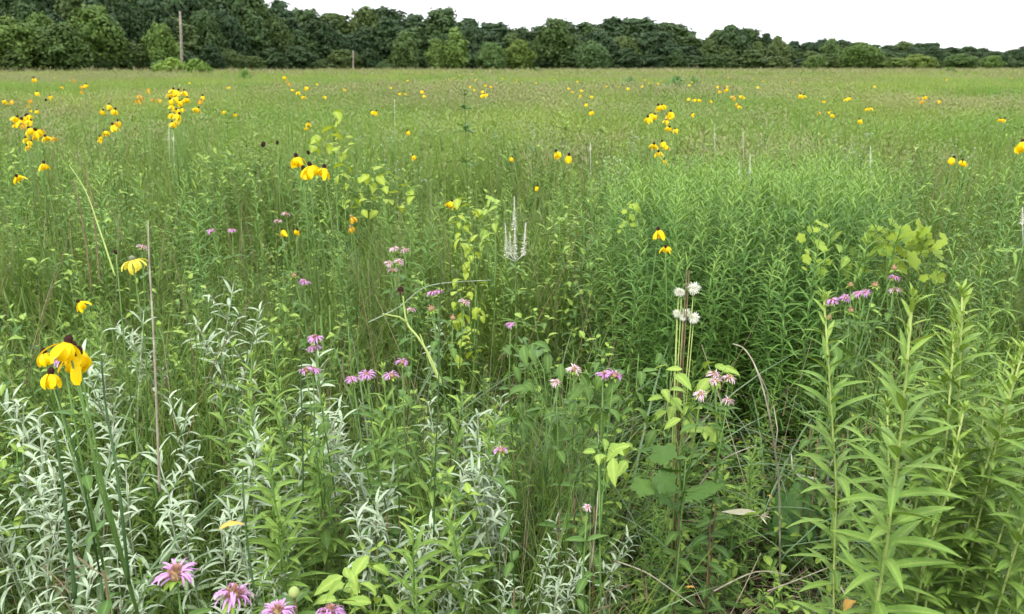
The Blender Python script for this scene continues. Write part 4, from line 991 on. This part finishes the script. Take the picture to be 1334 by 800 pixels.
# whitish speckled small-flower forbs in the mid field
for i, (px, py, Y) in enumerate([(560,152,6.3),(575,155,6.2),(590,160,6.2),(548,158,6),(655,163,6.4),(670,162,6.2),(685,160,6.4),(700,165,6),(645,165,6.1),(735,190,5.2),(510,172,5.6),(500,175,5.6),(462,170,5.8),(512,215,4.4),(520,222,4.3),(545,218,4.4),(790,200,4.6),(800,210,4.5),(822,175,5.2),(835,172,5.3),(828,185,5),(790,225,4.2),(812,222,4.2),(775,232,4),(1125,175,5.3),(1118,182,5.2),(1110,195,5),(1100,190,5.1),(1085,175,5.6),(1053,137,7.5),(1000,152,6.8),(1260,197,4.6),(1240,190,4.8),(990,178,5.6),(900,205,4.8)]):
    p = at(px, py, Y); o = thing('pale_speckled_forb', (p.x, Y, 0), 'small forb with loose whitish buds %s' % where(p.x, Y, p.z), 'wildflower', 'whitish budding forbs in mid field')
    st = [tube([(0, 0, 0), (ru(-.02, .02), 0, p.z*.6), (0, 0, p.z*.85)], .0016, .0012, 4, 'stem')]; pcs = []
    for j in range(9):
        q = (ru(-.05, .05), ru(-.05, .05), p.z+ru(-.08, .03)); st.append(tube([(0, 0, p.z*.8), q], .0008, .0006, 3, 'stem'))
        pcs.append(xf(ball(.005, .0055, 'sage' if j % 3 else 'wisp', 5, 3), Matrix.Translation(q)))
    link('stem', mesh('stem', st), o); link('buds', mesh('buds', pcs), o, None, 'stuff')

# ---- vines and saplings
def vine(name, spots, Y, key, size, label, cat, k=2, dep=.15):
    P_ = [at(px, py, Y+ru(-dep, dep)) for px, py in spots]; bx = sum(p.x for p in P_)/len(P_); o = thing(name, (bx, Y, 0), label, cat); B = Vector((bx, Y, 0))
    srt = sorted([p-B for p in P_], key=lambda p: p.z); mid_ = srt[len(srt)//2]; st = [tube([(0, 0, 0), (mid_.x*.5, 0, mid_.z*.55), tuple(mid_)], .0028, .002, 5, 'stem')]
    for q in srt[::2]:
        base = mid_ if q.z > mid_.z else mid_*.7
        st.append(tube([tuple(base), tuple(base.lerp(q, .5)+Vector((ru(-.02, .02), ru(-.02, .02), .015))), tuple(q)], .0015, .0009, 4, 'stem'))
    link('stem', mesh('stem', st), o)
    for q in [p-B for p in P_]:
        a = ru(0, 6.3)
        for u in range(1 if key == 'lime' else k):
            link('leaf', leafmesh(rc(K[key])), o, mats((q.x+ru(-.01, .01), q.y+ru(-.01, .01), q.z+ru(-.01, .01)), (pi+ru(-1.2, 1.2)) if key == 'lime' else a+u*ru(1.4, 2.6), ru(-1.1, -.2) if key == 'lime' else ru(-.75, .35), ru(-.5, .5), size*ru(.6, 1.15)))
vine('lime_vine', [(1140,305),(1150,297),(1163,300),(1178,292),(1195,288),(1210,292),(1225,300),(1185,305),(1170,318),(1158,330),(1200,312),(1215,325),(1190,325),(1175,340),(1162,338),(1205,300),(1222,312),(1148,318),(1135,300),(1180,300)], 3.3, 'lime', .080, 'lime green vine with large lobed leaves sprawling over the plants at right', 'vine')
vine('lime_vine', [(1150+ru(-25,80), 285+ru(0,75)) for _ in range(34)], 3.35, 'lime', .062, 'smaller lime green leaves tangled behind the sprawling lime vine', 'vine')
vine('lime_vine', [(1105,305),(1110,345),(1100,335),(1120,352),(1095,300),(1085,320),(1110,320),(1125,335)], 3.3, 'forby', .085, 'darker broad-leaved vine hanging left of the lime green one', 'vine')
vine('lime_vine', [(437,145),(440,155),(432,165),(428,175),(420,180),(410,178),(435,185),(445,195),(440,205),(447,215),(425,190),(410,190),(448,178),(452,190),(440,225),(430,200),(455,240),(470,232),(480,230)], 3.4, 'limeo', .055, 'lime green leafy vine climbing right of the four coneflowers', 'vine')
vine('lime_vine', [(500,215),(505,225),(492,230),(515,235),(485,240),(470,250),(480,260),(460,258),(500,245),(515,250),(530,245),(470,272),(505,262),(490,275),(520,270),(450,265),(540,255)], 3.5, 'limeo', .055, 'broad patch of yellow-green leaves left of centre', 'vine')
vine('climbing_sapling', [(610+ru(-17,17), 262+i*5.2) for i in range(40)], 2.7, 'limeo', .045, 'upright leafy sapling with bright green leaves left of the white spires', 'sapling')
vine('climbing_sapling', [(640+ru(-10,10), 255+i*4) for i in range(16)], 3.0, 'forby', .05, 'narrow leafy sapling touching the white spires', 'sapling')
vine('climbing_sapling', [(820,260),(826,268),(815,272),(830,262),(822,280),(812,290),(818,285),(806,298),(828,290),(835,270)], 3.3, 'lime', .035, 'chain of small lime leaves at the left of the dense green stand', 'vine')
vine('climbing_sapling', [(1060+ru(-14,14), 285+i*5) for i in range(14)], 2.9, 'lime', .042, 'yellowish vine leaves at the right end of the dense green stand', 'vine')
vine('broad_leaf_plant', [(850,582),(895,580),(858,640),(905,640),(870,610),(838,625)], 1.75, 'bigforb', .075, 'dark stemmed plant with large horizontal leaves in the right hollow', 'wild plant')
vine('broad_leaf_plant', [(800+ru(-50,60), 460+ru(0,110)) for i in range(26)], 1.95, 'forb', .065, 'leafy dark green bush below the white fluffy flowers', 'wild plant')
vine('broad_leaf_plant', [(900+ru(-40,50), 470+ru(0,100)) for i in range(26)], 1.95, 'forby', .06, 'broad-leaved green bush around the pale pink heads', 'wild plant')
vine('broad_leaf_plant', [(720+ru(-60,50), 440+ru(0,110)) for i in range(30)], 2.0, 'forb', .06, 'mid green leafy bush left of the bright lilac pair', 'wild plant')
vine('broad_leaf_plant', [(790,575),(805,580),(798,590),(812,600),(785,600),(800,612),(815,585),(780,585)], 1.6, 'forby', .055, 'small plant with pointed light leaves at the left of the hollow', 'wild plant')
vine('broad_leaf_plant', [(462,740),(450,752),(478,760),(490,745),(465,775),(440,780),(500,775),(455,762),(150+335,785)], 1.05, 'forby', .05, 'light green toothed-leaf plant at the bottom left of centre', 'wild plant')
vine('broad_leaf_plant', [(1118,430),(1108,425),(1090,455),(1100,435)], 2.2, 'forb', .085, 'plant with a few round leaves below the three lilac heads', 'wild plant')
# seedling in the hollow
for (px, py, h, lab) in [(958,682,.28,'whorled seedling in front of the pale husk'), (952,752,.2,'small whorled seedling at the bottom of the hollow'), (1010,690,.22,'low sprout below the large dark leaf'), (797,690,.34,'thin upright seedling left of the hollow')]:
    p = atz(px, py, h); P = forb(h, 6, .07, 'forb', 'forby'); spawn('seedling', P.parts(True), (p.x, p.y, gz(p.x, p.y)), lab, 'seedling')
for (px, py, h, lab) in [(850,655,.45,'feathery bright green plant in the left of the hollow'), (868,672,.42,'second feathery plant beside the first in the hollow'), (920,645,.4,'slim feathery plant right of the large-leaved one'), (770,610,.5,'dark feathery plant behind the white sage tips')]:
    p = atz(px, py, h); P = aster(h, 120, .035, .15); spawn('feathery_forb', P.parts(False), (p.x, p.y, gz(p.x, p.y)), lab, 'wild plant')
# big dock leaves
p = atz(1038, 712, .16); o = thing('dock_plant', (p.x, p.y, gz(p.x, p.y)+.03), 'large smooth oval dark leaves standing in the right hollow', 'dock')
for a, pt, l in [(2.9, 1.35, .27), (3.5, 1.25, .24), (4.2, 1.0, .20), (2.2, 1.1, .20), (5.8, .8, .17)]: link('leaf', leafmesh(rc(K['dock'])), o, mats((ru(-.01, .01), ru(-.01, .01), 0), a+pi, pt, ru(-.3, .3), l))
# dark upright forb in mid field
p0 = at(605, 118, 4.6); o = thing('dark_upright_forb', (p0.x, 4.6, 0), 'single dark blue-green forb standing above the middle grass', 'wild plant'); P = Plant()
P.stem.append(tube([(0, 0, 0), (.01, 0, .8), (0, 0, p0.z)], .003, .0015, 5, 'stemd'))
for zz, n_, L_ in ((0, 6, .04), (-.03, 6, .05), (-.10, 7, .07), (-.2, 5, .08), (-.22, 6, .09), (-.4, 5, .08)):
    for q in range(n_): P.leaves.append((rc(K['dock']), mats((0, 0, p0.z+zz), q*1.9+zz*9, ru(-.2, .8), 0, L_*.75)))
for pr in P.parts(True): link(pr[0], pr[1], o, pr[2])

# ---- dry stems, reeds, arching blades
def dry(ptsl, r0, r1, label, mat='strawst', name='dead_stalk', cat='dead stalk', extra=()):
    P_ = [at(*q) for q in ptsl]; b = P_[0]; o = thing(name, (b.x, b.y, b.z), label, cat)
    # smooth path
    path = []
    for i in range(len(P_)-1):
        a0 = P_[max(0, i-1)]; a1 = P_[i]; a2 = P_[i+1]; a3 = P_[min(len(P_)-1, i+2)]
        for k in range(5):
            t = k/5; path.append(.5*((2*a1)+(a2-a0)*t+(2*a0-5*a1+4*a2-a3)*t*t+(-a0+3*a1-3*a2+a3)*t**3)-b)
    path.append(P_[-1]-b)
    link('stem', mesh('stem', [tube(path, r0, r1, 6, mat, .08)]), o)
    for j, (e, ra, rb) in enumerate(extra): link('side_shoot', mesh('side shoot', [tube([at(*q)-b for q in e], ra, rb, 5, mat, .08)]), o)
    return o
dry([(1017,785,1.9),(1016,720,1.78),(1015,640,1.7),(1010,590,1.65),(1000,530,1.62),(985,480,1.65),(970,455,1.7),(955,448,1.75)], .0023, .0013, 'long grey dead stem arching through the right hollow', extra=[([(1009,590,1.65),(1013,560,1.66),(1008,530,1.68)], .0015, .001), ([(985,480,1.65),(1000,510,1.7),(1003,560,1.72)], .0015, .001)])
dry([(208,640,1.5),(205,560,1.5),(202,480,1.52),(198,400,1.55),(194,330,1.58),(193,288,1.6)], .0026, .0014, 'tall upright pale dry stem at the left')
dry([(120,380,2.5),(112,320,2.55),(104,270,2.6),(95,235,2.65)], .003, .0014, 'reddish brown leaning dry stem at the upper left', 'stemr')
dry([(150,360,2.5),(130,300,2.6),(112,250,2.7),(90,215,2.8)], .003, .0012, 'pale green leaning bare stem at the upper left', 'stemy')
dry([(130,370,2.5),(125,310,2.6),(118,250,2.7),(100,200,2.8)], .0024, .0012, 'brown upright dry stem beside the pale leaning one', 'stemr')
for i, (a, b, lab) in enumerate([((240,400,2.6),(215,300,2.7),'thin dry stalk leaning left behind the tall dry one'), ((60,400,2.4),(95,280,2.6),'thin dry stalk leaning right near the left edge'), ((330,330,3.2),(300,230,3.4),'dry stalk leaning left before the big coneflower cluster'), ((480,430,2.4),(455,330,2.6),'dry stalk below the wilted orange coneflowers'), ((470,410,2.5),(500,340,2.6),'dry stalk crossing behind the pale lilac cluster'), ((590,350,3.0),(560,260,3.2),'dry stalk left of the bright leafy sapling'), ((700,420,2.6),(755,300,2.9),'dry stalk leaning right of the white spires'), ((280,470,2.0),(330,380,2.2),'dry stalk by the tall back sage'), ((830,300,3.6),(822,190,4.0),'dark dry stalk left of the dense green stand'), ((15,330,2.8),(50,250,3.0),'dry stalk below the two lone left coneflowers')]):
    m = tuple((a[j]+b[j])/2+(3 if j == 0 else 0) for j in range(3)); dry([(a[0]-(b[0]-a[0])*.8, a[1]+110, a[2]-.1), a, m, b], .0016, .0007, lab, 'stemr')
dry([(575,500,1.6),(560,465,1.62),(545,440,1.64),(530,420,1.66),(525,385,1.68)], .003, .002, 'thick forked yellow-green bare stem in the middle', 'stemy', 'forked_stalk', 'bare stalk', extra=[([(530,420,1.66),(520,413,1.66),(498,409,1.66)], .0028, .0016), ([(572,495,1.6),(560,470,1.64),(547,435,1.66)], .003, .001)])
o = thing('drooping_pod', at(522, 378, 1.68), 'dark wilted flower head nodding at the top of the forked stem', 'seed head')
link('pod', mesh('pod', [ball(.007, .009, 'cone', 8, 6, 0, .2)]+[xf(leaf('lance', .35, droop=.8, segs=3, mat='duff'), mats((0, 0, .006), q*.9, -.6, 0, .017)) for q in range(7)]), o)
dry([(395,640,1.35),(394,560,1.36),(392,500,1.38),(393,470,1.4)], .0020, .001, 'dark green leafless reed left of centre', 'stemd', 'reed', 'reed')
dry([(565,700,1.4),(567,600,1.42),(570,540,1.44),(573,430,1.5),(574,330,1.55)], .0018, .0009, 'long dark green reed crossing the middle sage', 'stemd', 'reed', 'reed')
dry([(98,780,1.0),(90,700,1.02),(80,620,1.05),(70,550,1.08)], .0030, .0016, 'thick dark reed at the left below the coneflowers', 'stemd', 'reed', 'reed')
dry([(168,760,1.05),(160,680,1.05),(150,600,1.1),(138,530,1.15),(132,470,1.18)], .0028, .0014, 'thick green reed right of the darkest one at left', 'stemd', 'reed', 'reed')
dry([(335,790,.98),(325,730,1.0),(318,660,1.02),(316,610,1.05)], .002, .001, 'thin green reed above the brown-centred bee balm', 'stemd', 'reed', 'reed')
dry([(780,560,1.9),(778,660,1.75),(770,740,1.7)][::-1], .0018, .001, 'thin dry stem at the left of the hollow')
dry([(480,420,2.2),(520,400,2.2),(560,372,2.2),(640,365,2.3)], .0016, .001, 'thin leaning grass culm crossing the middle', 'sagest')
# bundles of fallen twigs in the hollow
for (a, lab) in [([(800,730,1.75),(840,745,1.7),(870,765,1.68),(905,790,1.65)], 'fallen twig slanting across the bottom of the hollow'), ([(1000,770,1.75),(1040,755,1.8),(1090,735,1.85)], 'straw stalk lying right of the grey stem foot'), ([(905,640,1.95),(940,600,2.0),(985,580,2.05)], 'bent straw stalk in the middle of the hollow'),
   ([(930,770,1.72),(985,745,1.78),(1030,750,1.8)], 'thin fallen stalk at the hollow floor'), ([(1095,765,1.5),(1108,785,1.45),(1120,800,1.42)], 'pale orange stalk at the bottom right')]:
    dry(a, .0022, .0012, lab, 'strawst', 'fallen_stalk', 'dead stem')
# blades that can be told apart
def blades(px, py, Y, bl, mat, label, w=.009):
    p = at(px, py, Y); o = thing('grass_clump', (p.x, Y, 0), label, 'grass clump')
    for (l, az, pt, dr) in bl:
        pc = leaf('blade', w/l, droop=dr, fold=.3, segs=10, mat=mat, twist=ru(-.6, .6)); link('blade', mesh('blade', [pc]), o, mats((ru(-.015, .015), ru(-.015, .015), 0), az, pt, 0, l))
def rb(n, L, up, dr, az=None): return [(ru(*L), ru(0, 6.3) if az is None else ru(*az), ru(*up), ru(*dr)) for _ in range(n)]
blades(105, 780, 1.15, rb(14, (.5, .82), (1.2, 1.5), (.15, .8)), 'grassd', 'dark broad upright grass blades at the lower left', .011)
blades(175, 760, 1.2, rb(14, (.5, .8), (1.15, 1.5), (.2, .9)), 'grassd', 'broad green blades right of the dark reed at lower left', .012)
blades(200, 780, 1.05, rb(6, (.4, .6), (1.2, 1.5), (.1, .6)), 'grass', 'short bright blades above the largest lilac head', .010)
blades(30, 700, 1.5, rb(9, (.7, 1.05), (1.2, 1.5), (.5, 1.6)), 'grassb', 'blue-green curved blades at the left edge', .014)
blades(60, 640, 1.9, rb(10, (.8, 1.1), (1.2, 1.5), (.8, 2.2)), 'grassb', 'pale blue-green arching clump behind the coneflowers', .010)
blades(230, 640, 1.9, rb(10, (.7, 1.0), (1.1, 1.5), (.8, 2.0)), 'grass', 'arching grass clump right of the tall dry stem', .007)
blades(1000, 600, 2.45, rb(12, (.7, 1.0), (1.2, 1.5), (1.0, 2.6)), 'grassb', 'arching pale blades left of the grey dead stem top', .008)
blades(1035, 600, 2.5, rb(12, (.8, 1.05), (1.2, 1.5), (.4, 1.8)), 'grassb', 'upright blades at the foot of the dense green stand', .008)
blades(610, 560, 2.2, rb(10, (.7, 1.0), (1.1, 1.5), (1.2, 2.6)), 'grassb', 'arching blue-green blades in the middle', .008)
blades(700, 560, 2.4, rb(9, (.8, 1.05), (1.2, 1.5), (1.0, 2.4)), 'grassb', 'looping blades below the white spires', .008)
blades(820, 560, 2.3, rb(10, (.8, 1.05), (1.2, 1.5), (1.0, 2.4)), 'grassb', 'tall looping blades left of the white fluffy heads', .009)
blades(850, 640, 1.9, rb(6, (.4, .65), (.9, 1.4), (.8, 2.0)), 'grassb', 'short pale blades in the left of the hollow', .010)
blades(480, 500, 2.5, rb(12, (.8, 1.1), (1.2, 1.5), (.6, 2.0)), 'grassb', 'blue-green blades beside the three pale lilac heads', .007)
blades(700, 700, 1.5, rb(6, (.45, .7), (1.1, 1.5), (.8, 2.0)), 'grassb', 'curved blades rising behind the middle sage', .009)
blades(540, 790, 1.15, rb(5, (.35, .55), (1.0, 1.4), (.4, 1.6)), 'grassb', 'slanting dark blades in front of the bottom sage', .012)
# ---- small single things on the floor
p = at(990, 672, 1.95); o = thing('dry_husk', p, 'pale green and cream papery husk caught by the grey dead stem', 'husk', None, R(70), 1)
link('husk_leaf', mesh('husk leaf', [leaf('lance', .34, droop=-.3, fold=.6, segs=8, mat='cream')]), o, mats((0, 0, 0), 0, -.25, 0, .105))
link('husk_leaf', mesh('husk leaf', [leaf('lance', .28, droop=.4, fold=.5, segs=8, mat='forby')]), o, mats((0, 0, .006), .15, -.2, .3, .09))
link('torn_edge', mesh('torn edge', [xf(leaf('linear', .2, droop=ru(-1, 1), segs=3, mat='cream'), mats((ru(-.006, .006), -.002, 0), ru(2, 4), ru(-.5, .8), 0, ru(.012, .03))) for _ in range(12)]), o)
def bonep(l): return [at(*q) for q in l]
p = at(1049, 622, 2.3); o = thing('bleached_stick', p, 'bleached white curved stick with two upturned prongs in the hollow', 'stick')
for nm, l, r0, r1 in (('shaft', [(1031,592,2.3),(1032,610,2.3),(1039,619,2.3),(1049,622,2.3),(1061,624,2.3),(1071,636,2.3)], .0012, .0075), ('prong', [(1078,628,2.28),(1080,612,2.28),(1085,598,2.28)], .004, .0012), ('prong', [(1074,640,2.28),(1086,632,2.28),(1096,622,2.28)], .004, .001)):
    q = [v-p for v in bonep(l)]; link(nm, mesh(nm, [tube([tuple(v) for v in q], r0, r1, 7, 'bone', .1)]), o)
for (px, py, Y, s, lab) in [(906,766,1.75,.028,'small fallen orange leaf at the bottom of the hollow'), (1005,649,1.95,.02,'tiny yellow dead leaf above the pale husk'), (1112,782,1.45,.055,'pale orange dead leaf at the bottom right')]:
    o = link('dead_leaf', mesh('dead leaf', [leaf('lance', .4, droop=.5, fold=.4, segs=6, mat='orange', wav=.3)]), None); o.matrix_world = mats(at(px, py, Y), ru(0, 6), .3, .2, s); tag(o, lab, 'dead leaf')
o = link('dead_leaf', mesh('dead leaf', [leaf('lance', .25, droop=1.2, fold=.4, segs=6, mat='orange', wav=.3)]), None); o.matrix_world = mats(at(285, 690, 1.15), -1.2, .6, .2, .045); tag(o, 'curled orange-brown leaf between the sage and the bright goldenrod', 'dead leaf')
p = at(383, 772, 1.02); o = thing('round_bud_plant', (p.x, p.y, 0), 'round pale green bud on a stem at the bottom', 'bud')
link('bud', mesh('bud', [ball(.0085, .0095, 'pod', 12, 8)]), o, Matrix.Translation((0, 0, p.z)))
link('stem', mesh('stem', [tube([(0, 0, 0), (.01, 0, p.z*.5), (0, 0, p.z-.006)], .003, .0022, 6, 'stemr')]), o)
for q in range(5): link('leaf', leafmesh(rc(K['forb'])), o, mats((0, 0, p.z-.02-.02*(q//2)), q*1.5, .1, 0, .07))
